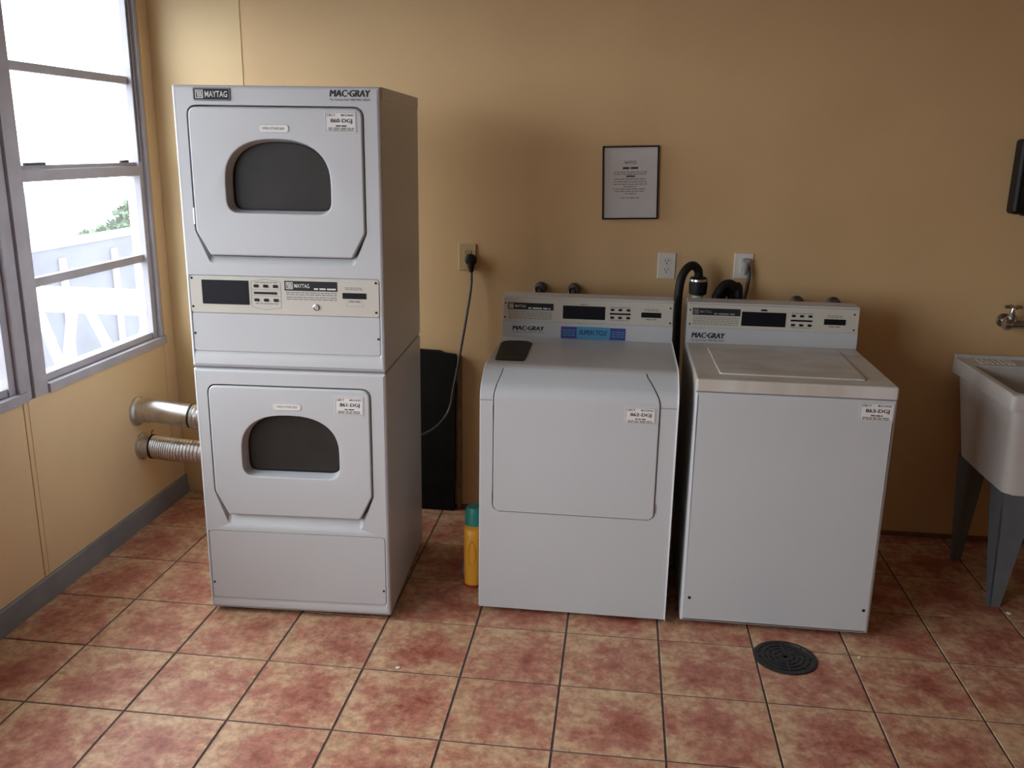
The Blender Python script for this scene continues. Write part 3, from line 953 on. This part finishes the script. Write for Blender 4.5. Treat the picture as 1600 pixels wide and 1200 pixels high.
def rear_console(parent, W, zdeck, yf, F, wtop=1.114):
    """console on the back of the deck; F holds feature positions; yf = depth of the front face"""
    bm = bmesh.new()
    pr = [(yf, zdeck), (yf, 1.006), (yf + 0.002, 1.008), (yf + 0.002, 1.010), (yf, 1.012), (yf + 0.006, wtop - 0.008), (yf + 0.012, wtop), (yf + 0.105, wtop + 0.002), (yf + 0.112, zdeck)]
    loft(bm, [[Vector((x, y, z)) for y, z in pr] for x in (0.001, W - 0.001)])
    finish(bm, 'console', 'white', parent)
    # all console parts sit on the front face
    y0 = yf - 0.001
    z_lo = 1.013
    cpl = S('console_plate', rect(0.003, W - 0.003, z_lo, wtop - 0.006, 0.003, 3), y0 - 0.002, yf + 0.006, 'cream', parent, 0.0015)
    yp = y0 - 0.002
    u0, u1, z0, z1 = F['screen']
    S('display', rect(u0, u1, z0, z1, 0.002, 2), yp - 0.0015, yp + 0.002, 'screen', cpl, 0.001)
    buttons(cpl, F['bu'], F['bz'], yp, 0.015, 0.009)
    zb = sum(F['bz']) / 2
    S('button_strip', rect(F['bu'][0] - 0.01, F['bu'][2] + 0.01, zb - 0.004, zb + 0.003, 0.001, 2), yp - 0.001, yp + 0.001, 'black', cpl)
    u0, u1, z0, z1 = F['slot']
    S('card_slot', rect(u0, u1, z0, z1, 0.002, 2), yp - 0.0015, yp + 0.002, 'screen', cpl, 0.001)
    bm = bmesh.new()
    for k in range(2): wordline(bm, u0 + 0.012, u1 - 0.012, z1 + 0.006 + 0.006 * k, 0.003, yp - 0.0006, 80 + k)
    wordline(bm, u0 + 0.02, u1 - 0.02, z0 - 0.010, 0.005, yp - 0.0006, 83)
    for k, z in enumerate((F['bz'][0] + 0.009, F['bz'][1] - 0.012)): wordline(bm, F['bu'][0] - 0.008, F['bu'][2] + 0.008, z, 0.003, yp - 0.0006, 85 + k)
    n0, n1, m0, m1 = F['strip']
    for k in range(5): wordline(bm, n0 + 0.004, n1 - 0.004, m0 - 0.010 - 0.0072 * k, 0.0032, yp - 0.0006, 90 + k)
    wordline(bm, (F['screen'][0] + F['screen'][1]) / 2 - 0.015, (F['screen'][0] + F['screen'][1]) / 2 + 0.015, F['screen'][3] + 0.004, 0.005, yp - 0.0006, 99)
    finish(bm, 'printing', 'greyink', cpl, smooth=0, doubles=False)['kind'] = 'stuff'
    S('name_strip', rect(n0, n1, m0, m1, 0.001, 2), yp - 0.0008, yp + 0.001, 'badge', cpl)
    bm = bmesh.new(); h = m1 - m0
    logo(bm, n0 + 0.004, m0 + h * 0.15, h * 0.7, yp - 0.0014)
    text(bm, 'MAYTAG', n0 + 0.030, m0 + h * 0.30, yp - 0.0014, w=0.045, h=h * 0.42, bold=0.006)
    wordline(bm, n0 + 0.085, n0 + 0.177, m0 + h * 0.14, h * 0.22, yp - 0.0014, 303)
    finish(bm, 'name_lettering', 'greyink' if F.get('dim') else 'whiteink', cpl, smooth=0, doubles=False)['kind'] = 'stuff'
    screws(parent, F['screws'], yp, 0.0038)
    mac_gray(parent, *F['mac'], yf - 0.0006)
    return cpl

YF = 0.605
rear_console(DR, W2, 0.940, YF, dict(
    screen=(0.252, 0.426, 1.028, 1.083), bu=(0.455, 0.487, 0.520), bz=(1.072, 1.040), slot=(0.573, 0.654, 1.045, 1.066),
    strip=(0.023, 0.213, 1.060, 1.088), screws=((0.013, 1.085), (0.011, 1.026), (0.690, 1.086), (0.691, 1.025)),
    mac=(0.044, 0.176, 0.962, 0.991)))
bst = S('cycle_sticker', rect(0.246, 0.513, 0.9445, 0.995, 0.002, 2), YF - 0.0008, YF + 0.001, 'blue', DR)
S('sticker_middle', rect(0.311, 0.450, 0.946, 0.9965, 0.008, 3), YF - 0.0013, YF, 'cyan', bst)
bm = bmesh.new()
for k, d in enumerate((-0.0006, 0.0, 0.0006)):
    text(bm, 'SUPERCYCLE', 0.380 + d, 0.963, YF - 0.0017 - 0.00002 * k, w=0.118, h=0.020, align='C', shear=0.35)
finish(bm, 'sticker_title', 'navy', bst, smooth=0, doubles=False)
bm = bmesh.new()
for k in range(3):
    wordline(bm, 0.254, 0.305, 0.957 + 0.010 * k, 0.004, YF - 0.0017, 120 + k)
    wordline(bm, 0.456, 0.507, 0.957 + 0.010 * k, 0.004, YF - 0.0017, 130 + k)
finish(bm, 'sticker_print', 'cyan', bst, smooth=0, doubles=False)['kind'] = 'stuff'

# ================================================================== washer
WA = thing('top_load_washer', 'white top-loading washer with stained lid, right of the other machines', 'washer', (2.080, 0.117, 0))
W3, D3 = 0.677, 0.700
cabinet('cabinet', WA, W3, 0.018, 0.902, D3, [], edge=0.012)
bm = bmesh.new()
o = rect(0, W3, 0, D3, 0.010, 4)
loops = []
for ins, z in ((0.0015, 0.9045), (0.0, 0.907), (0.0, 0.938), (0.0012, 0.943), (0.004, 0.9465), (0.008, 0.948)):
    loops.append([Vector((x, y, z)) for x, y in offset(o, -ins)])
loft(bm, loops)
finish(bm, 'top_panel', 'stain', WA, smooth=32)
B('top_seam', (0.004, 0.004, 0.900), (W3 - 0.004, D3 - 0.004, 0.906), 'badgerim', WA)
bm = bmesh.new()
o = rpoly([(0.088, 0.082), (0.585, 0.076), (0.590, 0.515), (0.080, 0.510)], 0.012, 4)
loops = [[Vector((x, y, z)) for x, y in offset(o, -ins)] for ins, z in ((0, 0.9475), (0, 0.9515), (0.0015, 0.953), (0.006, 0.9535), (0.009, 0.9528))]
loft(bm, loops)
lid = finish(bm, 'lid', 'stain', WA, smooth=32)
id_label(WA, 0.553, 0.667, 0.826, 0.893, 0.0, '863-DGJ', 41)
screws(WA, ((0.030, 0.115), (0.650, 0.113)), 0.0, 0.006)
for fx, fy in ((0.05, 0.06), (W3 - 0.05, 0.06), (0.05, D3 - 0.06), (W3 - 0.05, D3 - 0.06)):
    bm = bmesh.new(); lathe(bm, [(0.022, 0.0), (0.022, 0.008), (0.012, 0.010), (0.012, 0.022)], (fx, fy, 0), 'Z', 14)
    finish(bm, 'foot', 'rubber', WA)
wc = rear_console(WA, W3, 0.946, YF, dict(
    screen=(0.217, 0.391, 1.026, 1.084), bu=(0.420, 0.452, 0.485), bz=(1.074, 1.037), slot=(0.540, 0.624, 1.043, 1.066),
    strip=(0.021, 0.211, 1.064, 1.093), dim=True, screws=((0.011, 1.084), (0.012, 1.026), (0.655, 1.088), (0.658, 1.025)),
    mac=(0.024, 0.156, 0.956, 0.992)))
S('indicator', rect(0.292, 0.314, 1.089, 1.096, 0.001, 2), YF - 0.0045, YF, 'black', wc)

# ================================================================== utility sink
SK = thing('utility_sink', 'white plastic laundry tub on grey legs in the right corner of the photo', 'sink', (3.26, 0.445, 0))
bm = bmesh.new()
WX, WY, ZR = 0.60, 0.640, 0.856
def rr(x0, x1, y0, y1, z, r=0.03): return [Vector((x, y, z)) for x, y in rect(x0, x1, y0, y1, r, 5)]
loft(bm, [rr(0.055, WX - 0.055, 0.055, WY - 0.125, 0.440, 0.05), rr(0.042, WX - 0.042, 0.040, WY - 0.110, 0.450, 0.05),
          rr(0.020, WX - 0.020, 0.018, WY - 0.030, 0.790, 0.03), rr(0.002, WX - 0.002, 0.002, WY - 0.002, 0.792, 0.02),
          rr(0.0, WX, 0.0, WY, 0.800, 0.02), rr(0.0, WX, 0.0, WY, 0.850, 0.02), rr(0.006, WX - 0.006, 0.006, WY - 0.006, 0.856, 0.02),
          rr(0.030, WX - 0.030, 0.030, WY - 0.150, 0.856, 0.03), rr(0.036, WX - 0.036, 0.036, WY - 0.156, 0.848, 0.03),
          rr(0.060, WX - 0.060, 0.060, WY - 0.185, 0.470, 0.06)])
finish(bm, 'basin', 'tub', SK, smooth=40)
B('back_lip', (0.004, WY - 0.022, 0.852), (WX - 0.004, WY - 0.001, 0.872), 'tub', SK, 0.006)
for k in range(7):
    B('soap_rib', (0.075 + 0.022 * k, WY - 0.125, 0.852), (0.086 + 0.022 * k, WY - 0.045, 0.861), 'tub', SK, 0.003)
bm = bmesh.new(); lathe(bm, [(0.035, 0.470), (0.035, 0.474), (0.020, 0.4745)], (WX / 2, WY * 0.42, 0), 'Z', 20)
finish(bm, 'sink_drain', 'chrome', SK)
bm = bmesh.new(); tube(bm, spline([(WX / 2, WY * 0.42, 0.445), (WX / 2, WY * 0.42, 0.30), (WX / 2, 0.40, 0.22), (WX / 2, 0.50, 0.24), (WX / 2, WY - 0.03, 0.30)], 6), 0.022, 12)
finish(bm, 'waste_pipe', 'pvc', SK)
for sx, s_y in ((0, 0), (1, 0), (0, 1), (1, 1)):
    bm = bmesh.new()
    mx_ = lambda x: x if not sx else WX - x
    yt, yb_ = (0.045, -0.004) if not s_y else (0.520, 0.430)
    dirn = 1 if not s_y else -1
    th = 0.010 * dirn
    # front (or rear) web
    loft(bm, [[Vector((mx_(0.040), yt + d, 0.452)), Vector((mx_(0.185), yt + d, 0.452)), Vector((mx_(0.150), yt * 0.8 + yb_ * 0.2 + d, 0.37)), Vector((mx_(0.076), yb_ + d, 0.0)), Vector((mx_(0.036), yb_ + d, 0.0))] for d in (0, th)])
    # side web
    y2, y3 = yt + 0.12 * dirn, yb_ + 0.030 * dirn
    loft(bm, [[Vector((mx_(0.038 + d), yt, 0.452)), Vector((mx_(0.038 + d), y2, 0.452)), Vector((mx_(0.034 + d), y3, 0.0)), Vector((mx_(0.034 + d), yb_, 0.0))] for d in (0, 0.010)])
    finish(bm, 'leg', 'leg', SK, doubles=False)

# faucet on the wall above the tub
FA = thing('wall_faucet', 'dull chrome wall faucet above the laundry tub', 'faucet', (3.545, YB, 1.03))
bm = bmesh.new()
tube(bm, [(-0.115, -0.085, -0.006), (0.115, -0.085, -0.006)], 0.020, 16)
lathe(bm, [(0.012, -0.012), (0.026, -0.006), (0.029, 0.008), (0.026, 0.020), (0.012, 0.026)], (-0.122, -0.085, -0.006), 'X', 16)
lathe(bm, [(0.012, -0.026), (0.026, -0.020), (0.029, -0.008), (0.026, 0.006), (0.012, 0.012)], (0.122, -0.085, -0.006), 'X', 16)
finish(bm, 'body', 'chrome', FA, doubles=False)
for s in (-1, 1):
    bm = bmesh.new()
    tube(bm, [(s * 0.10, -0.08, -0.006), (s * 0.10, -0.002, -0.006)], 0.014, 12)
    lathe(bm, [(0.030, -0.001), (0.030, -0.006), (0.018, -0.012)], (s * 0.10, 0, -0.006), 'Y', 18)
    finish(bm, 'supply_stub', 'chrome', FA, doubles=False)
    bm = bmesh.new()
    lathe(bm, [(0.022, 0.0), (0.020, 0.018), (0.011, 0.030), (0.009, 0.055)], (s * 0.10, -0.085, 0.006), 'Z', 16)
    st = finish(bm, 'valve_stem', 'chrome', FA, doubles=False)
    bm = bmesh.new()
    tube(bm, [(s * 0.10 - 0.034, -0.085, 0.066), (s * 0.10 + 0.034, -0.085, 0.066)], 0.0075, 10)
    tube(bm, [(s * 0.10, -0.119, 0.066), (s * 0.10, -0.051, 0.066)], 0.0075, 10)
    finish(bm, 'cross_handle', 'chrome', st, doubles=False)
bm = bmesh.new()
tube(bm, spline([(0, -0.085, -0.006), (0, -0.14, 0.02), (0, -0.20, 0.01), (0, -0.225, -0.045)], 6), 0.013, 12)
finish(bm, 'spout', 'chrome', FA)

# black dispenser
DI = thing('paper_towel_dispenser', 'black towel dispenser cut by the right edge of the photo, on the back wall', 'dispenser', (3.385, YB, 1.475))
o = rect(0, 0.29, 0.0, 0.30, 0.018, 5)
bm = bmesh.new()
loops = []
for k in range(4):
    a = k / 3 * math.pi / 2
    loops.append(at(offset(o, -0.02 * (1 - math.sin(a))), -0.075 + 0.02 * (1 - math.cos(a))))
loops.append(at(o, -0.012))
loft(bm, loops)
finish(bm, 'cover', 'black', DI)
B('back_plate', (0.006, -0.012, 0.006), (0.284, -0.0005, 0.294), 'badge', DI, 0.002)
B('outlet_lip', (0.05, -0.06, -0.006), (0.24, -0.02, 0.001), 'badge', DI, 0.002)

# ================================================================== notice
NO = thing('framed_notice', 'black framed printed notice hanging on the back wall', 'picture', (1.827, YB, 1.568))
NO.rotation_euler = (0, R(-1.9), 0)
hw, hh, fw_ = 0.121, 0.156, 0.0065
for lo, hi in (((-hw, -0.014, hh - fw_), (hw, -0.0005, hh)), ((-hw, -0.014, -hh), (hw, -0.0005, -hh + fw_)),
               ((-hw, -0.014, -hh + fw_), (-hw + fw_, -0.0005, hh - fw_)), ((hw - fw_, -0.014, -hh + fw_), (hw, -0.0005, hh - fw_))):
    B('frame_bar', lo, hi, 'black', NO, 0.0015)
B('sheet', (-hw + fw_, -0.006, -hh + fw_), (hw - fw_, -0.001, hh - fw_), 'paper', NO)
bm = bmesh.new(); yn = -0.0066
text(bm, 'NOTICE', 0, 0.080, yn, w=0.050, h=0.013, align='C')
wordline(bm, -0.033, 0.033, 0.059, 0.0075, yn, 301)
wordline(bm, -0.018, 0.028, 0.025, 0.006, yn, 302)
finish(bm, 'heading', 'ink', NO, smooth=0, doubles=False)['kind'] = 'stuff'
bm = bmesh.new()
for k, (z, a, b) in enumerate(((0.044, -0.070, 0.072), (0.035, -0.074, 0.066), (0.014, -0.070, 0.072), (0.003, -0.072, 0.070), (-0.008, -0.072, 0.074), (-0.018, -0.030, 0.024), (-0.028, -0.074, 0.070), (-0.038, -0.066, 0.062), (-0.048, -0.024, 0.026), (-0.066, -0.040, 0.040))):
    wordline(bm, a, b, z, 0.0042, yn, 200 + k)
finish(bm, 'body_text', 'greyink', NO, smooth=0, doubles=False)['kind'] = 'stuff'

# ================================================================== outlets, cords
def outlet(x, z, w, h, label, pm='plate', faces=True):
    t = thing('wall_outlet', label, 'outlet', (x, YB, z), 0, 'outlets on the back wall')
    S('cover_plate', rect(-w / 2, w / 2, -h / 2, h / 2, 0.004, 3), -0.006, -0.0003, pm, t, 0.003)
    if faces:
        for s in (-1, 1):
            r = S('receptacle', rect(-0.017, 0.017, s * 0.0195 - 0.014, s * 0.0195 + 0.014, 0.010, 5), -0.0078, -0.005, pm, t, 0.001)
            bm = bmesh.new()
            for dx in (-0.0065, 0.0065): flat(bm, dx - 0.0013, dx + 0.0013, s * 0.0195 - 0.001, s * 0.0195 + 0.009, -0.0081)
            flat(bm, -0.0025, 0.0025, s * 0.0195 - 0.010, s * 0.0195 - 0.005, -0.0081)
            finish(bm, 'slots', 'ink', r, smooth=0, doubles=False)
        bm = bmesh.new(); lathe(bm, [(0.003, 0.0), (0.003, -0.0075), (0.002, -0.0082)], (0, 0, 0), 'Y', 10)
        finish(bm, 'plate_screw', 'steel', t)
    return t
outlet(2.004, 1.213, 0.078, 0.116, 'ivory duplex outlet with both sockets empty, above the middle dryer')
outlet(2.336, 1.222, 0.082, 0.112, 'ivory outlet with a grey plug in it, above the washer')
outlet(1.110, 1.225, 0.080, 0.120, 'tan painted outlet with a black plug beside the stacked dryer', 'tan_plate')

PC = thing('power_cord', 'black plug with a thin dark cord running down beside the stacked dryer', 'cord', (1.130, YB, 1.215))
bm = bmesh.new()
lathe(bm, [(0.010, 0.0), (0.026, -0.004), (0.028, -0.016), (0.024, -0.028), (0.012, -0.034)], (0, -0.008, 0), 'Y', 18)
tube(bm, [(0, -0.022, 0.0), (0.001, -0.026, -0.03), (0.002, -0.024, -0.055)], [0.022, 0.016, 0.009], 12)
finish(bm, 'plug', 'rubber', PC, doubles=False)
bm = bmesh.new()
tube(bm, spline([(0.002, -0.024, -0.05), (0.003, -0.036, -0.12), (-0.016, -0.050, -0.26), (-0.045, -0.062, -0.44), (-0.070, -0.068, -0.58), (-0.094, -0.085, -0.70), (-0.150, -0.17, -0.765), (-0.260, -0.25, -0.80)], 8), 0.0060, 8)
finish(bm, 'cord', 'cord', PC)

WP = thing('washer_plug', 'grey plug with dark cord hanging behind the washer', 'cord', (2.345, YB, 1.243))
bm = bmesh.new()
box(bm, (-0.016, -0.036, -0.014), (0.016, -0.0085, 0.014), 0.005)
tube(bm, [(-0.002, -0.030, -0.005), (-0.006, -0.040, -0.03), (-0.008, -0.040, -0.055)], [0.014, 0.015, 0.011], 12)
finish(bm, 'plug', 'greyplug', WP, doubles=False)
bm = bmesh.new()
tube(bm, spline([(0.006, -0.03, -0.012), (0.014, -0.036, -0.05), (0.008, -0.038, -0.12), (-0.01, -0.05, -0.22), (-0.02, -0.07, -0.42), (-0.02, -0.09, -0.80)], 6), 0.008, 8)
finish(bm, 'cord', 'cord', WP)

# ================================================================== hoses and valves
SP = thing('standpipe', 'white standpipe with black rubber coupling between dryer and washer', 'pipe', (2.137, 0.965, 0))
bm = bmesh.new(); lathe(bm, [(0.024, 0.001), (0.024, 1.13)], (0, 0, 0), 'Z', 18); finish(bm, 'pipe', 'pvc', SP)
bm = bmesh.new(); lathe(bm, [(0.030, 1.108), (0.037, 1.112), (0.040, 1.150), (0.038, 1.178), (0.028, 1.186)], (0, 0, 0), 'Z', 20); finish(bm, 'coupling', 'rubber', SP)
bm = bmesh.new(); lathe(bm, [(0.0385, 1.166), (0.0405, 1.168), (0.0400, 1.176), (0.0375, 1.178)], (0, 0, 0), 'Z', 20); finish(bm, 'clamp', 'steel', SP)
bm = bmesh.new()
tube(bm, spline([(2.053, 0.78, 0.02), (2.053, 0.82, 0.45), (2.053, 0.86, 0.80), (2.050, 0.89, 1.02), (2.054, 0.905, 1.15), (2.072, 0.92, 1.212), (2.104, 0.94, 1.236), (2.130, 0.956, 1.218), (2.137, 0.964, 1.186)], 8), 0.0185, 14)
tag(finish(bm, 'drain_hose', 'rubber'), 'black drain hose rising between dryer and washer and bending into the standpipe', 'hose')
bm = bmesh.new()
tube(bm, spline([(2.205, 0.93, 0.55), (2.210, 0.94, 1.04), (2.222, 0.95, 1.12), (2.252, 0.96, 1.158), (2.290, 0.97, 1.148), (2.312, 0.98, 1.09), (2.315, 0.98, 0.60)], 8), 0.019, 14)
tag(finish(bm, 'supply_hose', 'rubber'), 'black hose looping up behind the left end of the washer console', 'hose')
bm = bmesh.new()
tube(bm, spline([(2.238, 1.00, 0.60), (2.240, 1.00, 1.05), (2.256, 1.005, 1.115), (2.274, 1.01, 1.118), (2.288, 1.015, 1.06), (2.290, 1.015, 0.60)], 8), 0.018, 14)
tag(finish(bm, 'supply_hose', 'rubber'), 'smaller black hose loop nested behind the larger loop at the washer', 'hose')

def valve(x, z, label):
    t = thing('water_valve', label, 'valve', (x, YB, z), 0, 'water valves on the back wall')
    bm = bmesh.new()
    lathe(bm, [(0.030, -0.0005), (0.030, -0.006), (0.016, -0.012), (0.014, -0.030), (0.018, -0.034), (0.018, -0.050), (0.009, -0.054), (0.007, -0.074)], (0, 0, 0), 'Y', 16)
    tube(bm, [(0, -0.042, -0.005), (0, -0.044, -0.055)], 0.014, 12)
    finish(bm, 'valve_body', 'brass', t, doubles=False)
    bm = bmesh.new()
    n = 30
    lp = [(math.cos(k / n * 2 * math.pi) * (0.026 + 0.0035 * math.cos(k / n * 10 * math.pi)), math.sin(k / n * 2 * math.pi) * (0.026 + 0.0035 * math.cos(k / n * 10 * math.pi))) for k in range(n)]
    loft(bm, [at(lp, -0.066), at(lp, -0.074), at([(a * 0.8, b * 0.8) for a, b in lp], -0.077), at([(a * 0.45, b * 0.45) for a, b in lp], -0.071), at([(a * 0.3, b * 0.3) for a, b in lp], -0.080)])
    finish(bm, 'handle', 'brass', t)
valve(1.448, 1.094, 'dark valve handle on the wall behind the middle dryer, left one')
valve(1.598, 1.094, 'dark valve handle on the wall behind the middle dryer, right one')
valve(2.576, 1.070, 'dark valve peeking over the washer console, left one')
valve(2.730, 1.070, 'dark valve peeking over the washer console, right one')

# ================================================================== vent ducts
def corr(n, base, amp, per): return [base + amp * math.sin(k / per * 2 * math.pi) for k in range(n)]
UD = thing('rigid_vent_duct', 'shiny metal elbow vent duct from window wall to stacked dryer, upper one', 'duct', (XL, 0.70, 0.535))
bm = bmesh.new(); lathe(bm, [(0.066, 0.0003), (0.066, 0.010), (0.054, 0.018), (0.054, 0.026)], (0, 0, 0), 'X', 26); finish(bm, 'collar', 'galv', UD)
bm = bmesh.new(); tube(bm, spline([(0.015, 0, 0), (0.07, 0.0, 0.006), (0.11, 0.0, 0.004), (0.27, 0.0, -0.010)], 8), 0.052, 26); finish(bm, 'pipe', 'galv', UD)
bm = bmesh.new(); tube(bm, [(0.052, 0, 0.004), (0.060, 0, 0.0045)], 0.0545, 26); finish(bm, 'seam_ring', 'steel', UD)
bm = bmesh.new(); tube(bm, [(0.256, 0, -0.0095), (0.264, 0, -0.010)], 0.0548, 26); finish(bm, 'clamp', 'rubber', UD)
pa = spline([(0.262, 0, -0.010), (0.40, 0.0, -0.02), (0.60, 0.015, -0.03), (0.80, 0.030, -0.03)], 34)
bm = bmesh.new(); tube(bm, pa, corr(len(pa), 0.0515, 0.0022, 5), 26); finish(bm, 'foil_hose', 'foil', UD)
LDt = thing('foil_vent_duct', 'crinkled foil vent duct from window wall to stacked dryer, lower one', 'duct', (XL, 0.715, 0.365))
bm = bmesh.new(); lathe(bm, [(0.062, 0.0003), (0.062, 0.010), (0.053, 0.014), (0.053, 0.060)], (0, 0, 0), 'X', 26); finish(bm, 'collar', 'galv', LDt)
bm = bmesh.new(); tube(bm, [(0.052, 0, 0), (0.060, 0, 0)], 0.0565, 26); finish(bm, 'clamp', 'rubber', LDt)
bm = bmesh.new(); tube(bm, spline([(0.056, -0.01, 0.054), (0.060, -0.01, 0.075), (0.068, -0.01, 0.082)], 4), 0.0022, 6); finish(bm, 'clamp_tail', 'rubber', LDt)
pa = spline([(0.054, 0, 0), (0.20, 0.0, -0.012), (0.45, 0.005, -0.02), (0.80, 0.020, -0.02)], 52)
bm = bmesh.new(); tube(bm, pa, corr(len(pa), 0.052, 0.0022, 4), 26); finish(bm, 'foil_hose', 'foil', LDt)

# ================================================================== things low down
BO = thing('dark_opening_sheet', 'dark sheet standing in for a shaded opening in the back wall behind the stacked dryer', 'opening', (0.90, YB - 0.045, 0))  # flat dark sheet in place of a shaded wall opening
bm = bmesh.new()
o = [(-0.06, 0.001), (0.155, 0.001), (0.163, 0.775), (0.11, 0.780), (0.085, 0.790), (-0.06, 0.795)]
loft(bm, [at(o, 0.0), at(o, 0.030)]); finish(bm, 'sheet', 'darkopening', BO)
B('wood_batten', (0.168, 0.012, 0.001), (0.186, 0.044, 0.765), 'wood', BO, 0.002)

BT = thing('detergent_bottle', 'yellow detergent bottle with teal cap on the floor beside the middle dryer', 'bottle', (1.272, 0.330, 0))
bm = bmesh.new()
def sup(a, b, z, n=28, p=0.75):
    return [Vector((a * math.copysign(abs(math.cos(k / n * 2 * math.pi)) ** p, math.cos(k / n * 2 * math.pi)), b * math.copysign(abs(math.sin(k / n * 2 * math.pi)) ** p, math.sin(k / n * 2 * math.pi)), z)) for k in range(n)]
loft(bm, [sup(0.030, 0.052, 0.0005), sup(0.036, 0.060, 0.006), sup(0.038, 0.064, 0.02), sup(0.039, 0.066, 0.10), sup(0.041, 0.066, 0.18), sup(0.041, 0.064, 0.232), sup(0.040, 0.058, 0.250), sup(0.038, 0.050, 0.258), sup(0.034, 0.040, 0.262, p=1), sup(0.030, 0.030, 0.280, p=1)])
finish(bm, 'bottle_body', 'yellow', BT, smooth=50)
bm = bmesh.new()
ring = [(math.cos(k / 24 * 2 * math.pi) * 0.016, 0.160 + math.sin(k / 24 * 2 * math.pi) * 0.055) for k in range(24)]
loft(bm, [at(ring, -0.060), at(offset(ring, -0.002), -0.0685), at(offset(ring, -0.005), -0.066), at(offset(ring, -0.005), -0.060)], False, False)
finish(bm, 'grip_ridge', 'yellow', BT)
bm = bmesh.new()
loft(bm, [sup(0.038, 0.040, 0.262, 30, 1), sup(0.039, 0.041, 0.268, 30, 1), sup(0.036, 0.038, 0.322, 30, 1), sup(0.030, 0.032, 0.334, 30, 1)])
finish(bm, 'cap', 'teal', BT)
bm = bmesh.new(); loft(bm, [sup(0.0385, 0.0645, 0.010), sup(0.0396, 0.0665, 0.022)], False, False); finish(bm, 'label_foot', 'redlabel', BT)
bm = bmesh.new(); o = [(math.cos(k / 14 * 2 * math.pi) * 0.018, 0.068 + math.sin(k / 14 * 2 * math.pi) * 0.022) for k in range(14)]
loft(bm, [[Vector((-0.0402, x - 0.02, z)) for x, z in o], [Vector((-0.036, x - 0.02, z)) for x, z in o]]); finish(bm, 'label_patch', 'bluelabel', BT)

FD = thing('floor_drain', 'round dark floor drain grate in front of the washer', 'drain', (2.436, -0.055, 0))
bm = bmesh.new(); lathe(bm, [(0.108, 0.0002), (0.108, 0.003), (0.104, 0.005), (0.093, 0.005), (0.091, 0.0022)], (0, 0, 0), 'Z', 40); finish(bm, 'rim', 'iron', FD)
bm = bmesh.new(); lathe(bm, [(0.0915, 0.0006), (0.0915, 0.0018)], (0, 0, 0), 'Z', 40); finish(bm, 'pit', 'hole', FD)
bm = bmesh.new()
for r0 in (0.018, 0.036, 0.054, 0.072):
    lp = [[Vector((math.cos(k / 36 * 2 * math.pi) * r, math.sin(k / 36 * 2 * math.pi) * r, z)) for k in range(36)] for r, z in ((r0, 0.0015), (r0, 0.0048), (r0 + 0.009, 0.0048), (r0 + 0.009, 0.0015))]
    loft(bm, lp, False, False)
for k in range(8):
    a = k / 8 * math.pi * 2
    d = Vector((math.cos(a), math.sin(a), 0)); n = Vector((-d.y, d.x, 0)) * 0.004
    loft(bm, [[d * r - n + Vector((0, 0, z)), d * r + n + Vector((0, 0, z))] for r, z in ((0.0, 0.0046), (0.093, 0.0046))], False, False, closed=False)
finish(bm, 'grate', 'iron', FD, doubles=False)

def scrap(x, y, s, seed, label):
    r = random.Random(seed); bm = bmesh.new()
    n = 7
    lp = [[Vector((math.cos(k / n * 6.283) * s * r.uniform(0.6, 1.1), math.sin(k / n * 6.283) * s * r.uniform(0.5, 1.0), z)) for k in range(n)] for z in (0.0003, 0.003, 0.005)]
    lp[2] = [p * 0.5 + Vector((0, 0, 0.003)) for p in lp[1]]
    loft(bm, lp)
    o = finish(bm, 'paper_scrap', 'litter', loc=(x, y, 0))
    tag(o, label, 'litter', 'litter on the floor')
scrap(1.116, -0.315, 0.010, 1, 'small white scrap on the floor in front of the stacked dryer')
scrap(2.696, -0.017, 0.006, 2, 'tiny white scrap on the floor beside the drain')
scrap(3.350, 0.395, 0.012, 3, 'thin white scrap on the floor at the tub leg')
